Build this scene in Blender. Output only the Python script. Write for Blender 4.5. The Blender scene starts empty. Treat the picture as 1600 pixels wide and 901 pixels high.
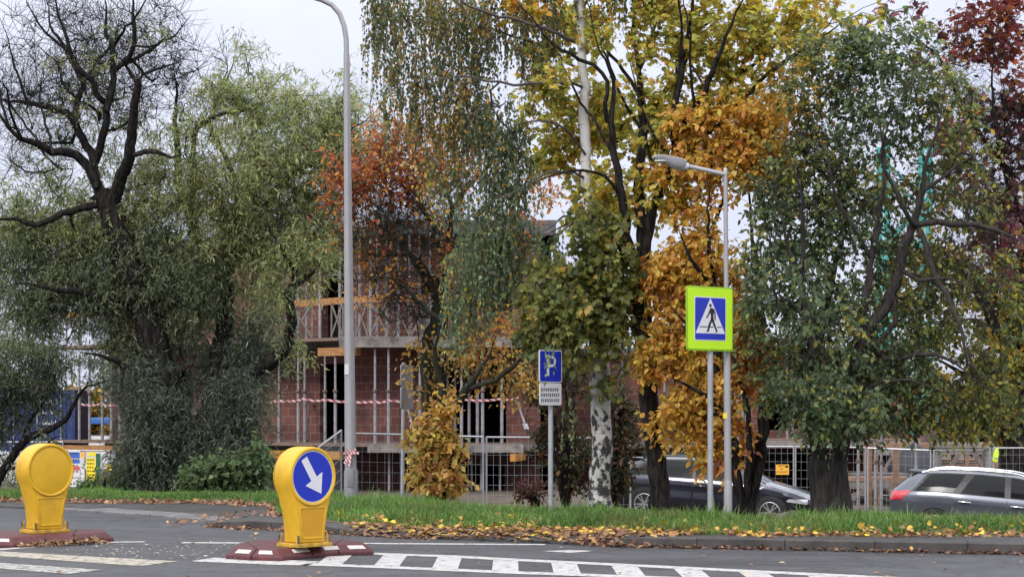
import bpy, bmesh, math, random
import numpy as np
from mathutils import Vector, Matrix

random.seed(7)
RNG = np.random.default_rng(11)
SC = bpy.context.scene
COL = SC.collection
R = math.radians
# ---------------------------------------------------------------- camera model used for laying out the place (metres)
F, CX, HY, EH = 3200.0, 800.0, 645.0, 1.6


def P(px, py, Y):
    """world point at distance Y that the photograph shows at pixel (px, py)"""
    return np.array([(px - CX) * Y / F, Y, EH + (HY - py) * Y / F])


def G(px, py, z=0.0):
    """ground point at height z under a pixel"""
    Y = (EH - z) * F / (py - HY)
    return np.array([(px - CX) * Y / F, Y, z])


# ---------------------------------------------------------------- materials
def new_mat(name):
    m = bpy.data.materials.new(name)
    m.use_nodes = True
    nt = m.node_tree
    return m, nt, nt.nodes, nt.links, nt.nodes['Principled BSDF']


def N(ns, t, **kw):
    n = ns.new(t)
    for k, v in kw.items():
        if k in ('operation', 'blend_type', 'data_type', 'noise_dimensions', 'feature', 'distance', 'attribute_name', 'interpolation', 'sky_type', 'color_mode'):
            setattr(n, k, v)
    return n


def ramp(ns, stops):
    n = ns.new('ShaderNodeValToRGB')
    e = n.color_ramp.elements
    while len(e) < len(stops):
        e.new(0.5)
    for el, (p, c) in zip(e, stops):
        el.position = p
        el.color = (*c, 1) if len(c) == 3 else c
    return n


def pm(name, col, rough=0.6, metal=0.0, var=0.18, scale=6.0, bump=0.0, coat=0.0, stretch=(1, 1, 1), dirt=None, spec=None):
    m, nt, ns, L, b = new_mat(name)
    tc = ns.new('ShaderNodeTexCoord')
    mp = ns.new('ShaderNodeMapping')
    mp.inputs['Scale'].default_value = stretch
    L.new(tc.outputs['Object'], mp.inputs['Vector'])
    nz = ns.new('ShaderNodeTexNoise')
    nz.inputs['Scale'].default_value = scale
    nz.inputs['Detail'].default_value = 6
    nz.inputs['Roughness'].default_value = 0.65
    L.new(mp.outputs[0], nz.inputs['Vector'])
    c0 = tuple(max(0, c * (1 - var)) for c in col)
    c1 = tuple(min(1, c * (1 + var)) for c in col)
    stops = [(0.32, c0), (0.68, c1)]
    if dirt:
        stops = [(0.25, dirt), (0.42, c0), (0.7, c1)]
    rp = ramp(ns, stops)
    L.new(nz.outputs['Fac'], rp.inputs[0])
    L.new(rp.outputs[0], b.inputs['Base Color'])
    b.inputs['Roughness'].default_value = rough
    b.inputs['Metallic'].default_value = metal
    b.inputs['Coat Weight'].default_value = coat
    b.inputs['Coat Roughness'].default_value = 0.06
    if spec is not None:
        b.inputs['Specular IOR Level'].default_value = spec
    if bump:
        bp = ns.new('ShaderNodeBump')
        bp.inputs['Strength'].default_value = bump
        bp.inputs['Distance'].default_value = 0.02
        L.new(nz.outputs['Fac'], bp.inputs['Height'])
        L.new(bp.outputs[0], b.inputs['Normal'])
    return m


def leaf_mat(name, rough=0.45, trans=0.35):
    m, nt, ns, L, b = new_mat(name)
    at = ns.new('ShaderNodeAttribute')
    at.attribute_name = 'leaf_colour'
    L.new(at.outputs['Color'], b.inputs['Base Color'])
    b.inputs['Roughness'].default_value = rough
    b.inputs['Specular IOR Level'].default_value = 0.38
    tr = ns.new('ShaderNodeBsdfTranslucent')
    gm = ns.new('ShaderNodeMix'); gm.data_type = 'RGBA'; gm.blend_type = 'MULTIPLY'; gm.clamp_result = True; gm.inputs[0].default_value = 1; gm.inputs[7].default_value = (1.45, 1.5, 1.2, 1)
    L.new(at.outputs['Color'], gm.inputs[6]); L.new(gm.outputs[2], tr.inputs['Color'])
    mx = ns.new('ShaderNodeMixShader')
    mx.inputs[0].default_value = trans
    L.new(b.outputs[0], mx.inputs[1])
    L.new(tr.outputs[0], mx.inputs[2])
    L.new(mx.outputs[0], ns['Material Output'].inputs['Surface'])
    return m


def asphalt(name, dark, light, crack=0.5):
    m, nt, ns, L, b = new_mat(name)
    tc = ns.new('ShaderNodeTexCoord')
    fine = ns.new('ShaderNodeTexNoise'); fine.inputs['Scale'].default_value = 34; fine.inputs['Detail'].default_value = 8; fine.inputs['Roughness'].default_value = .8
    big = ns.new('ShaderNodeTexNoise'); big.inputs['Scale'].default_value = 0.55; big.inputs['Detail'].default_value = 7; big.inputs['Roughness'].default_value = 0.6
    mp = ns.new('ShaderNodeMapping'); mp.inputs['Rotation'].default_value = (0, 0, R(17)); mp.inputs['Scale'].default_value = (0.35, 1.6, 1)
    L.new(tc.outputs['Object'], mp.inputs['Vector'])
    L.new(tc.outputs['Object'], fine.inputs['Vector']); L.new(mp.outputs[0], big.inputs['Vector'])
    r1 = ramp(ns, [(0.3, dark), (0.7, light)]); L.new(big.outputs['Fac'], r1.inputs[0])
    mid = ns.new('ShaderNodeTexNoise'); mid.inputs['Scale'].default_value = 2.3; mid.inputs['Detail'].default_value = 8; mid.inputs['Roughness'].default_value = .7; L.new(tc.outputs['Object'], mid.inputs['Vector'])
    rm = ramp(ns, [(.3, (.66,) * 3), (.5, (1,) * 3), (.7, (1.3,) * 3)]); L.new(mid.outputs['Fac'], rm.inputs[0])
    r2 = ramp(ns, [(0.25, (0.4,) * 3), (0.5, (0.92,) * 3), (0.66, (1.5,) * 3), (0.8, (2.6,) * 3)]); L.new(fine.outputs['Fac'], r2.inputs[0])
    mu = ns.new('ShaderNodeMix'); mu.data_type = 'RGBA'; mu.blend_type = 'MULTIPLY'; mu.inputs[0].default_value = 1
    L.new(r1.outputs[0], mu.inputs[6]); L.new(r2.outputs[0], mu.inputs[7])
    vo = ns.new('ShaderNodeTexVoronoi'); vo.feature = 'DISTANCE_TO_EDGE'; vo.inputs['Scale'].default_value = 0.9
    dn = ns.new('ShaderNodeTexNoise'); dn.inputs['Scale'].default_value = 3; dn.inputs['Detail'].default_value = 5
    L.new(tc.outputs['Object'], dn.inputs['Vector'])
    ad = ns.new('ShaderNodeMix'); ad.data_type = 'RGBA'; ad.blend_type = 'ADD'; ad.inputs[0].default_value = 0.5
    L.new(tc.outputs['Object'], ad.inputs[6]); L.new(dn.outputs['Color'], ad.inputs[7]); L.new(ad.outputs[2], vo.inputs['Vector'])
    r3 = ramp(ns, [(0.004, (1 - crack,) * 3), (0.022, (1, 1, 1))]); L.new(vo.outputs['Distance'], r3.inputs[0])
    m2 = ns.new('ShaderNodeMix'); m2.data_type = 'RGBA'; m2.blend_type = 'MULTIPLY'; m2.inputs[0].default_value = 1
    L.new(mu.outputs[2], m2.inputs[6]); L.new(r3.outputs[0], m2.inputs[7])
    m3 = ns.new('ShaderNodeMix'); m3.data_type = 'RGBA'; m3.blend_type = 'MULTIPLY'; m3.inputs[0].default_value = 1
    L.new(m2.outputs[2], m3.inputs[6]); L.new(rm.outputs[0], m3.inputs[7]); L.new(m3.outputs[2], b.inputs['Base Color'])
    rr = ramp(ns, [(0.3, (0.55,) * 3), (0.7, (0.85,) * 3)]); L.new(big.outputs['Fac'], rr.inputs[0]); L.new(rr.outputs[0], b.inputs['Roughness'])
    bp = ns.new('ShaderNodeBump'); bp.inputs['Strength'].default_value = 0.35; bp.inputs['Distance'].default_value = 0.01
    L.new(fine.outputs['Fac'], bp.inputs['Height']); L.new(bp.outputs[0], b.inputs['Normal'])
    return m


def paint_mat(name, col, under, wear=0.5):
    m, nt, ns, L, b = new_mat(name)
    tc = ns.new('ShaderNodeTexCoord')
    a = ns.new('ShaderNodeTexNoise'); a.inputs['Scale'].default_value = 9; a.inputs['Detail'].default_value = 9; a.inputs['Roughness'].default_value = 0.75
    L.new(tc.outputs['Object'], a.inputs['Vector'])
    r = ramp(ns, [(wear - 0.08, under), (wear + 0.03, tuple(c * .85 for c in col)), (wear + .2, col)]); L.new(a.outputs['Fac'], r.inputs[0])
    L.new(r.outputs[0], b.inputs['Base Color']); b.inputs['Roughness'].default_value = 0.7
    return m


def masonry(name, c1, c2, mortar):
    m, nt, ns, L, b = new_mat(name)
    tc = ns.new('ShaderNodeTexCoord')
    sp = ns.new('ShaderNodeSeparateXYZ'); L.new(tc.outputs['Object'], sp.inputs[0])
    cb = ns.new('ShaderNodeCombineXYZ'); L.new(sp.outputs[0], cb.inputs[0]); L.new(sp.outputs[2], cb.inputs[1])
    br = ns.new('ShaderNodeTexBrick'); L.new(cb.outputs[0], br.inputs['Vector'])
    br.inputs['Color1'].default_value = (*c1, 1); br.inputs['Color2'].default_value = (*c2, 1); br.inputs['Mortar'].default_value = (*mortar, 1)
    br.inputs['Scale'].default_value = 1; br.inputs['Mortar Size'].default_value = 0.016; br.inputs['Brick Width'].default_value = 0.38; br.inputs['Row Height'].default_value = 0.25
    nz = ns.new('ShaderNodeTexNoise'); nz.inputs['Scale'].default_value = 1.2; nz.inputs['Detail'].default_value = 7
    L.new(tc.outputs['Object'], nz.inputs['Vector'])
    r = ramp(ns, [(0.3, (0.5,) * 3), (0.52, (1.0,) * 3), (0.72, (1.4, 1.35, 1.3))]); L.new(nz.outputs['Fac'], r.inputs[0])
    mu = ns.new('ShaderNodeMix'); mu.data_type = 'RGBA'; mu.blend_type = 'MULTIPLY'; mu.inputs[0].default_value = 1
    L.new(br.outputs['Color'], mu.inputs[6]); L.new(r.outputs[0], mu.inputs[7]); L.new(mu.outputs[2], b.inputs['Base Color'])
    b.inputs['Roughness'].default_value = 0.9
    bp = ns.new('ShaderNodeBump'); bp.inputs['Strength'].default_value = 0.5; bp.inputs['Distance'].default_value = 0.02; bp.invert = True
    L.new(br.outputs['Fac'], bp.inputs['Height']); L.new(bp.outputs[0], b.inputs['Normal'])
    return m


def birch_bark(name):
    m, nt, ns, L, b = new_mat(name)
    tc = ns.new('ShaderNodeTexCoord')
    mp = ns.new('ShaderNodeMapping'); mp.inputs['Scale'].default_value = (5, 5, 4.0); L.new(tc.outputs['Object'], mp.inputs['Vector'])
    a = ns.new('ShaderNodeTexNoise'); a.inputs['Scale'].default_value = 1.5; a.inputs['Detail'].default_value = 6; a.inputs['Roughness'].default_value = .6; L.new(mp.outputs[0], a.inputs['Vector'])
    mp2 = ns.new('ShaderNodeMapping'); mp2.inputs['Scale'].default_value = (4, 4, 26); L.new(tc.outputs['Object'], mp2.inputs['Vector'])
    l = ns.new('ShaderNodeTexNoise'); l.inputs['Scale'].default_value = 1; l.inputs['Detail'].default_value = 3; L.new(mp2.outputs[0], l.inputs['Vector'])
    sp = ns.new('ShaderNodeSeparateXYZ'); L.new(tc.outputs['Object'], sp.inputs[0])
    mr = ns.new('ShaderNodeMapRange'); mr.inputs[1].default_value = 0; mr.inputs[2].default_value = 4.5; mr.inputs[3].default_value = 0.07; mr.inputs[4].default_value = -0.13; L.new(sp.outputs[2], mr.inputs[0])
    ad = ns.new('ShaderNodeMath'); ad.operation = 'ADD'; L.new(a.outputs['Fac'], ad.inputs[0]); L.new(mr.outputs[0], ad.inputs[1])
    r = ramp(ns, [(0.47, (0.47, 0.455, 0.44)), (0.535, (0.3, 0.29, 0.28)), (0.56, (0.03, 0.028, 0.028))]); L.new(ad.outputs[0], r.inputs[0])
    r2 = ramp(ns, [(0.3, (0.12, 0.11, 0.11)), (0.37, (1, 1, 1))]); L.new(l.outputs['Fac'], r2.inputs[0])
    mu = ns.new('ShaderNodeMix'); mu.data_type = 'RGBA'; mu.blend_type = 'MULTIPLY'; mu.inputs[0].default_value = 1
    L.new(r.outputs[0], mu.inputs[6]); L.new(r2.outputs[0], mu.inputs[7]); L.new(mu.outputs[2], b.inputs['Base Color'])
    b.inputs['Roughness'].default_value = 0.8
    return m


def stripe_mat(name, ca, cb_, period=0.16, slant=1.0):
    m, nt, ns, L, b = new_mat(name)
    tc = ns.new('ShaderNodeTexCoord')
    sp = ns.new('ShaderNodeSeparateXYZ'); L.new(tc.outputs['Object'], sp.inputs[0])
    k = ns.new('ShaderNodeMath'); k.operation = 'MULTIPLY'; k.inputs[1].default_value = slant; L.new(sp.outputs[2], k.inputs[0])
    s = ns.new('ShaderNodeMath'); s.operation = 'ADD'; L.new(sp.outputs[0], s.inputs[0]); L.new(k.outputs[0], s.inputs[1])
    d = ns.new('ShaderNodeMath'); d.operation = 'DIVIDE'; d.inputs[1].default_value = period; L.new(s.outputs[0], d.inputs[0])
    f = ns.new('ShaderNodeMath'); f.operation = 'FRACT'; L.new(d.outputs[0], f.inputs[0])
    g = ns.new('ShaderNodeMath'); g.operation = 'GREATER_THAN'; g.inputs[1].default_value = 0.5; L.new(f.outputs[0], g.inputs[0])
    mx = ns.new('ShaderNodeMix'); mx.data_type = 'RGBA'; mx.inputs[6].default_value = (*ca, 1); mx.inputs[7].default_value = (*cb_, 1); L.new(g.outputs[0], mx.inputs[0])
    L.new(mx.outputs[2], b.inputs['Base Color']); b.inputs['Roughness'].default_value = 0.4
    return m


ASPH = (0.055, 0.056, 0.064)
M = {}
M['road'] = asphalt('road_asphalt', (0.03, 0.031, 0.036), (0.068, 0.07, 0.08))
M['old_tarmac'] = asphalt('old_tarmac', (0.022, 0.021, 0.022), (0.058, 0.055, 0.056), 0.75)
M['white_line'] = paint_mat('white_road_paint', (0.46, 0.455, 0.455), ASPH, 0.445)
M['worn_line'] = paint_mat('worn_road_paint', (0.4, 0.39, 0.37), ASPH, 0.5)
M['sandy_line'] = paint_mat('sandy_road_paint', (0.42, 0.38, 0.31), ASPH, 0.48)
M['kerb'] = pm('kerb_concrete', (0.05, 0.045, 0.044), 0.85, var=0.45, scale=3, bump=0.4)
M['pale_kerb'] = pm('pale_kerb_concrete', (0.13, 0.125, 0.13), 0.85, var=0.35, scale=3, bump=0.4)
M['soil'] = pm('soil', (0.075, 0.055, 0.04), 0.95, var=0.5, scale=2.2, bump=0.6)
M['bark'] = pm('dark_bark', (0.022, 0.0185, 0.0175), 0.9, var=0.8, scale=7, bump=1.0, stretch=(2.4, 2.4, .5), spec=.2, dirt=(.006, .005, .005))
M['bark_grey'] = pm('grey_bark', (0.034, 0.029, 0.028), 0.9, var=0.65, scale=10, bump=1.0, stretch=(2, 2, .4), spec=.2)
M['bark_moss'] = pm('mossy_bark', (0.028, 0.029, 0.022), 0.9, var=0.6, scale=7, bump=1.0, stretch=(2, 2, .5), spec=.2)
M['birch'] = birch_bark('birch_bark')
M['birch_limb'] = pm('birch_limb', (0.06, 0.05, 0.05), 0.8, var=0.7, scale=6, stretch=(1, 1, 1))
M['leaf'] = leaf_mat('leaf', .48, .5)
M['dry_leaf'] = leaf_mat('dry_leaf', 0.7, 0.15)
M['grass'] = leaf_mat('grass_blade', 0.55, 0.4)
M['plastic_yellow'] = pm('yellow_plastic', (0.6, 0.35, 0.012), 0.45, var=0.1, scale=3.2, bump=0.03, dirt=(0.4, 0.22, 0.02))
M['plastic_flange'] = pm('dirty_yellow_plastic', (0.48, 0.29, 0.03), 0.55, var=0.3, scale=9, dirt=(0.16, 0.1, 0.04))
M['amber_foil'] = pm('amber_foil', (0.5, 0.245, 0.009), 0.35, var=0.06)
M['blue_sign'] = pm('blue_sign_foil', (0.006, 0.022, 0.36), 0.35, var=0.08, scale=3)
M['white_sign'] = pm('white_sign_foil', (0.58, 0.58, 0.62), 0.4, var=0.06)
M['black'] = pm('black_foil', (0.01, 0.01, 0.012), 0.5, var=0.1)
M['lime'] = pm('lime_fluorescent_foil', (0.43, 0.72, 0.006), 0.4, var=0.03)
M['lime_edge'] = pm('lime_edge', (0.22, 0.4, 0.01), 0.5)
M['maroon'] = pm('maroon_rubber', (0.085, 0.014, 0.018), 0.6, var=0.35, scale=7, bump=0.15, dirt=(0.1, 0.05, 0.045))
M['reflector'] = pm('white_reflector', (0.5, 0.46, 0.45), 0.4, var=0.15, scale=14)
M['seam'] = pm('rubber_seam', (0.02, 0.006, 0.007), 0.8)
M['galv'] = pm('galvanised_steel', (0.36, 0.37, 0.39), 0.42, 0.55, var=0.15, scale=4)
M['galv_dull'] = pm('dull_galvanised_steel', (0.3, 0.31, 0.335), 0.55, 0.3, var=0.2, scale=4)
M['lamp_paint'] = pm('grey_lamp_paint', (0.3, 0.295, 0.31), 0.45, 0.25, var=0.1, scale=2)
M['lamp_dark'] = pm('darker_lamp_paint', (0.2, 0.2, 0.22), 0.5, 0.2, var=0.1, scale=2)
M['lamp_head'] = pm('pale_lamp_head', (0.42, 0.42, 0.45), 0.4, 0.1, var=0.06)
M['lamp_glass'] = pm('lamp_glass', (0.5, 0.5, 0.52), 0.15, var=0.05)
M['prop_steel'] = pm('prop_steel', (0.27, 0.26, 0.275), 0.5, 0.4, var=0.45, scale=5)
M['prop_rust'] = pm('rusty_steel', (0.12, 0.085, 0.075), 0.7, 0.3, var=0.5, scale=5)
M['fence_wire'] = pm('fence_wire', (0.3, 0.31, 0.33), 0.5, 0.5, var=0.1)
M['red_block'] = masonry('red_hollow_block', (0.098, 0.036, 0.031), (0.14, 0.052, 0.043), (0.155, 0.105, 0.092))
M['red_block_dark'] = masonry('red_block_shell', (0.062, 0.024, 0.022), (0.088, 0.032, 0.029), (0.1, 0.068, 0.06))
M['concrete'] = pm('concrete', (0.115, 0.11, 0.11), 0.85, var=0.3, scale=2.5, bump=0.3, dirt=(0.06, 0.055, 0.05))
M['deck'] = pm('deck_boards', (0.16, 0.11, 0.085), 0.85, var=0.45, scale=3, stretch=(1, 6, 6))
M['orange_board'] = pm('orange_timber', (0.3, 0.145, 0.05), 0.75, var=0.5, scale=4, stretch=(1, 5, 5))
M['amber_beam'] = pm('amber_formwork_beam', (0.36, 0.16, 0.02), 0.65, var=0.4, scale=4)
M['grey_timber'] = pm('weathered_timber', (0.15, 0.125, 0.115), 0.85, var=0.4, scale=4, stretch=(1, 1, 5))
M['brown_timber'] = pm('brown_timber', (0.22, 0.13, 0.085), 0.85, var=0.4, scale=4)
M['pale_timber'] = pm('pale_timber', (0.18, 0.165, 0.155), 0.85, var=0.5, scale=3)
M['teal'] = pm('teal_crane_paint', (0.06, 0.33, 0.3), 0.5, var=0.3, scale=3)
M['container_blue'] = pm('container_blue', (0.012, 0.03, 0.13), 0.5, var=0.3, scale=3)
M['cabin_white'] = pm('cabin_white', (0.6, 0.61, 0.63), 0.5, var=0.1, scale=2)
M['cabin_blue'] = pm('cabin_blue', (0.03, 0.13, 0.4), 0.5)
M['notice_yellow'] = pm('notice_yellow', (0.72, 0.58, 0.02), 0.5, var=0.05)
M['notice_amber'] = pm('notice_amber', (0.75, 0.38, 0.04), 0.5, var=0.05)
M['notice_white'] = pm('notice_white', (0.62, 0.62, 0.64), 0.5, var=0.06)
M['notice_red'] = pm('notice_red', (0.5, 0.08, 0.09), 0.5)
M['notice_blue'] = pm('notice_blue', (0.03, 0.1, 0.42), 0.5)
M['notice_green'] = pm('notice_green', (0.015, 0.11, 0.05), 0.5)
M['tape'] = stripe_mat('barrier_tape', (0.42, 0.4, 0.4), (0.33, 0.045, 0.06), 0.2, 1.2)
M['paint_dark'] = pm('midnight_car_paint', (0.016, 0.018, 0.034), 0.28, 0.7, var=0.05, coat=.9)
M['paint_grey'] = pm('blue_grey_car_paint', (0.1, 0.11, 0.14), 0.32, 0.6, var=0.05, coat=.6)
M['car_glass'] = pm('tinted_glass', (0.008, 0.009, 0.011), 0.06, 0.0, var=0.05, spec=.2)
M['trim'] = pm('black_trim', (0.012, 0.012, 0.013), 0.45)
M['chrome'] = pm('chrome', (0.6, 0.61, 0.63), 0.18, 0.95, var=0.04)
M['tail_red'] = pm('red_tail_lens', (0.5, 0.01, 0.03), 0.2, coat=1.0, var=.15)
M['head_lens'] = pm('headlamp_lens', (0.5, 0.52, 0.55), 0.12, 0.3, coat=1.0, var=.3, scale=12)
M['rubber'] = pm('tyre_rubber', (0.012, 0.012, 0.012), 0.8)
M['rim'] = pm('alloy_rim', (0.42, 0.43, 0.45), 0.3, 0.8, var=.1)
M['stone'] = pm('mossy_stone', (0.12, 0.115, 0.09), 0.9, var=0.5, scale=6, bump=0.8)
M['vest'] = pm('hi_vis_fabric', (0.55, 0.75, 0.03), 0.6, var=0.12)
M['dark_sheet'] = pm('dark_site_hoarding', (0.02, 0.02, 0.03), 0.7, var=.3)


# ---------------------------------------------------------------- mesh building helpers
ORG = {}


def org(o):
    return ORG.get(o.name, np.zeros(3)) if o else np.zeros(3)


class MB:
    def __init__(s):
        s.v = []; s.f = []

    def add(s, verts, faces):
        n = len(s.v)
        s.v += [tuple(map(float, v)) for v in verts]
        s.f += [tuple(n + i for i in f) for f in faces]

    def box(s, c, size, rot=None):
        c = np.array(c, float); h = np.array(size, float) / 2
        vs = np.array([(x, y, z) for x in (-1, 1) for y in (-1, 1) for z in (-1, 1)], float) * h
        if rot is not None:
            vs = vs @ np.array(rot.to_3x3()).T
        s.add(vs + c, [(0, 1, 3, 2), (4, 6, 7, 5), (0, 4, 5, 1), (2, 3, 7, 6), (0, 2, 6, 4), (1, 5, 7, 3)])
        return s

    def beam(s, a, b, w, h, up=(0, 0, 1)):
        a = np.array(a, float); b = np.array(b, float); d = b - a; L = np.linalg.norm(d); d /= L
        up = np.array(up, float)
        sd = np.cross(d, up)
        if np.linalg.norm(sd) < 1e-4:
            sd = np.cross(d, (0, 1, 0))
        sd /= np.linalg.norm(sd); u = np.cross(sd, d)
        vs = [p + sx * sd * w / 2 + sz * u * h / 2 for p in (a, b) for sx in (-1, 1) for sz in (-1, 1)]
        s.add(vs, [(0, 1, 3, 2), (4, 6, 7, 5), (0, 4, 5, 1), (2, 3, 7, 6), (0, 2, 6, 4), (1, 5, 7, 3)])
        return s

    def tube(s, pts, r, n=8, cap=True):
        pts = np.array(pts, float); k = len(pts)
        r = np.full(k, r, float) if np.isscalar(r) else np.array(r, float)
        t = np.gradient(pts, axis=0); t /= np.linalg.norm(t, axis=1)[:, None] + 1e-9
        a = np.array((0, 0, 1.)) if abs(t[0][2]) < .9 else np.array((1., 0, 0))
        u = np.cross(t[0], a); u /= np.linalg.norm(u)
        ang = np.arange(n) * 2 * math.pi / n
        ca, sa = np.cos(ang)[:, None], np.sin(ang)[:, None]
        base = len(s.v); out = []
        for i in range(k):
            u = u - t[i] * np.dot(u, t[i]); u /= np.linalg.norm(u) + 1e-9
            w = np.cross(t[i], u)
            out.append(pts[i] + r[i] * (ca * u + sa * w))
        s.v += list(map(tuple, np.concatenate(out)))
        for i in range(k - 1):
            b0 = base + i * n
            for j in range(n):
                j2 = (j + 1) % n
                s.f.append((b0 + j, b0 + j2, b0 + n + j2, b0 + n + j))
        if cap:
            s.f.append(tuple(base + n - 1 - j for j in range(n)))
            s.f.append(tuple(base + (k - 1) * n + j for j in range(n)))
        return s

    def prism(s, outline, o, U, V, W, w0, w1):
        o, U, V, W = (np.array(x, float) for x in (o, U, V, W))
        n = len(outline)
        vs = [o + u * U + v * V + w * W for w in (w0, w1) for u, v in outline]
        s.add(vs, [tuple(range(n - 1, -1, -1)), tuple(range(n, 2 * n))] + [(i, (i + 1) % n, n + (i + 1) % n, n + i) for i in range(n)])
        return s

    def lathe(s, prof, c=(0, 0, 0), n=16):
        c = np.array(c, float)
        vs = []; fs = []
        for r, z in prof:
            for j in range(n):
                a = 2 * math.pi * j / n
                vs.append(c + np.array((r * math.cos(a), r * math.sin(a), z)))
        for i in range(len(prof) - 1):
            for j in range(n):
                fs.append((i * n + j, i * n + (j + 1) % n, (i + 1) * n + (j + 1) % n, (i + 1) * n + j))
        fs.append(tuple(range(n - 1, -1, -1))); fs.append(tuple((len(prof) - 1) * n + j for j in range(n)))
        s.add(vs, fs)
        return s

    def build(s, name, mat, parent=None, world=False, smooth=True, bevel=0.0, seg=2, angle=38):
        me = bpy.data.meshes.new(name)
        v = s.v
        if parent is not None and world:
            q = org(parent)
            v = [(a - q[0], b - q[1], c - q[2]) for a, b, c in v]
        me.from_pydata(v, [], s.f)
        if bevel:
            bm = bmesh.new(); bm.from_mesh(me)
            bmesh.ops.recalc_face_normals(bm, faces=bm.faces)
            es = [e for e in bm.edges if len(e.link_faces) == 2 and e.calc_face_angle(0) > R(30)]
            bmesh.ops.bevel(bm, geom=es, offset=bevel, segments=seg, profile=.6, affect='EDGES', clamp_overlap=True)
            bm.to_mesh(me); bm.free()
        if smooth:
            me.shade_smooth(); me.set_sharp_from_angle(angle=R(angle))
        me.materials.append(mat)
        o = bpy.data.objects.new(name, me); COL.objects.link(o)
        if parent is not None:
            o.parent = parent
            ORG[o.name] = org(parent)
        return o


def tag(o, label, cat, group=None):
    o['label'] = label; o['category'] = cat
    if group:
        o['group'] = group
    return o


def struct(o, kind='structure'):
    o['kind'] = kind
    return o


def thing(name, label, cat, loc=(0, 0, 0), rz=0.0, group=None, rot=None):
    o = bpy.data.objects.new(name, None); COL.objects.link(o)
    o.empty_display_size = 0.2
    o.location = tuple(map(float, loc)); o.rotation_euler = rot if rot else (0, 0, rz)
    ORG[o.name] = np.array(loc, float)
    return tag(o, label, cat, group)


def dup(root, loc, label, rz=None, group=None):
    r = root.copy(); COL.objects.link(r); r.location = tuple(map(float, loc)); r['label'] = label
    if rz is not None:
        r.rotation_euler = (0, 0, rz)
    if group:
        r['group'] = group
    for ch in list(root.children):
        c = ch.copy(); COL.objects.link(c); c.parent = r
        for g in list(ch.children):
            d = g.copy(); COL.objects.link(d); d.parent = c
    return r


def text_part(name, txt, size, mat, parent, o, U, V, W, depth=0.003, align='CENTER', spacing=1.0):
    cu = bpy.data.curves.new(name, 'FONT'); cu.body = txt; cu.size = size; cu.align_x = align; cu.align_y = 'CENTER'
    cu.extrude = depth / 2; cu.resolution_u = 3; cu.space_line = spacing
    tmp = bpy.data.objects.new(name, cu); COL.objects.link(tmp)
    bpy.context.view_layer.update()
    me = bpy.data.meshes.new_from_object(tmp.evaluated_get(bpy.context.evaluated_depsgraph_get()))
    bpy.data.objects.remove(tmp); bpy.data.curves.remove(cu)
    o, U, V, W = (np.array(x, float) for x in (o, U, V, W))
    for v in me.vertices:
        q = o + U * v.co.x + V * v.co.y + W * (v.co.z + depth / 2)
        v.co = Vector(q)
    me.materials.clear(); me.materials.append(mat)
    ob = bpy.data.objects.new(name, me); COL.objects.link(ob); ob.parent = parent
    ORG[ob.name] = org(parent)
    return ob


ORD = ['first', 'second', 'third', 'fourth', 'fifth', 'sixth', 'seventh', 'eighth', 'ninth', 'tenth', 'eleventh', 'twelfth', 'thirteenth', 'fourteenth', 'fifteenth', 'sixteenth', 'seventeenth', 'eighteenth', 'nineteenth', 'twentieth', 'twenty-first', 'twenty-second', 'twenty-third', 'twenty-fourth']


def interp(pts):
    xs = np.array([p[0] for p in pts], float); ys = np.array([p[1] for p in pts], float)
    return lambda x: np.interp(x, xs, ys)


# ---------------------------------------------------------------- terrain profile
VF = interp([(-40, 46), (-14, 37.6), (-9, 36.4), (-4.9, 35.7), (-4.0, 34.2), (-3.55, 30.6), (-3.2, 29.5), (-1.66, 26.7), (0, 25.9), (1.56, 25.3), (3.1, 24.9), (6.2, 24.8), (14, 23), (40, 16)])
EF = interp([(-40, 43), (-14, 36.6), (-9, 34.9), (-7.4, 33.7), (-5.66, 31.8), (-4.5, 30.3), (-4.3, 28.9), (-3.05, 27.8), (-1.97, 26.8), (-1.2, 26.15), (0, 25.4), (1.23, 24.6), (5.79, 23.2), (14, 20.7), (40, 13)])
CF = interp([(-40, 48), (-14, 39.6), (-8, 39), (-4.5, 38), (-3.5, 35), (-1, 31.0), (1.5, 28.6), (3, 27.4), (6, 26.8), (14, 25.2), (40, 20)])
KH = interp([(-40, .03), (-4.5, .03), (-4.3, .035), (-3.8, .11), (-2.6, .11), (-1.9, .02), (1.0, .03), (1.3, .11), (40, .11)])
ZV = interp([(-40, .04), (-4.5, .04), (-3.3, .1), (40, .12)])


def site_z(x, y=50):
    return -.70 - .05 * np.clip(np.asarray(x, float) - 3, 0, 14)


def ground_z(x, y):
    x = np.asarray(x, float); y = np.asarray(y, float)
    t = np.clip((y - CF(x)) / 5.5, 0, 1); t = t * t * (3 - 2 * t)
    zf = ZV(x) + .03 * np.clip((y - VF(x)) / 2, 0, 1)
    bump = .03 * np.sin(x * 1.9 + 1.3 * np.sin(y)) * np.sin(y * 1.3 + x * .4) * np.clip((y - VF(x)) / .8, 0, 1)
    return zf * (1 - t) + site_z(x) * t + bump * (1 - t)
# ================================================================ GROUND, ROAD, PAVEMENT
def grid_mesh(name, cols, rows_of, mat):
    """cols: list of x; rows_of(x) -> (k,3) points of one column"""
    C = np.array([rows_of(x) for x in cols]); n, k, _ = C.shape
    mb = MB()
    fs = [(i * k + j, (i + 1) * k + j, (i + 1) * k + j + 1, i * k + j + 1) for i in range(n - 1) for j in range(k - 1)]
    mb.add(C.reshape(-1, 3), fs)
    return mb.build(name, mat, angle=60)


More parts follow.
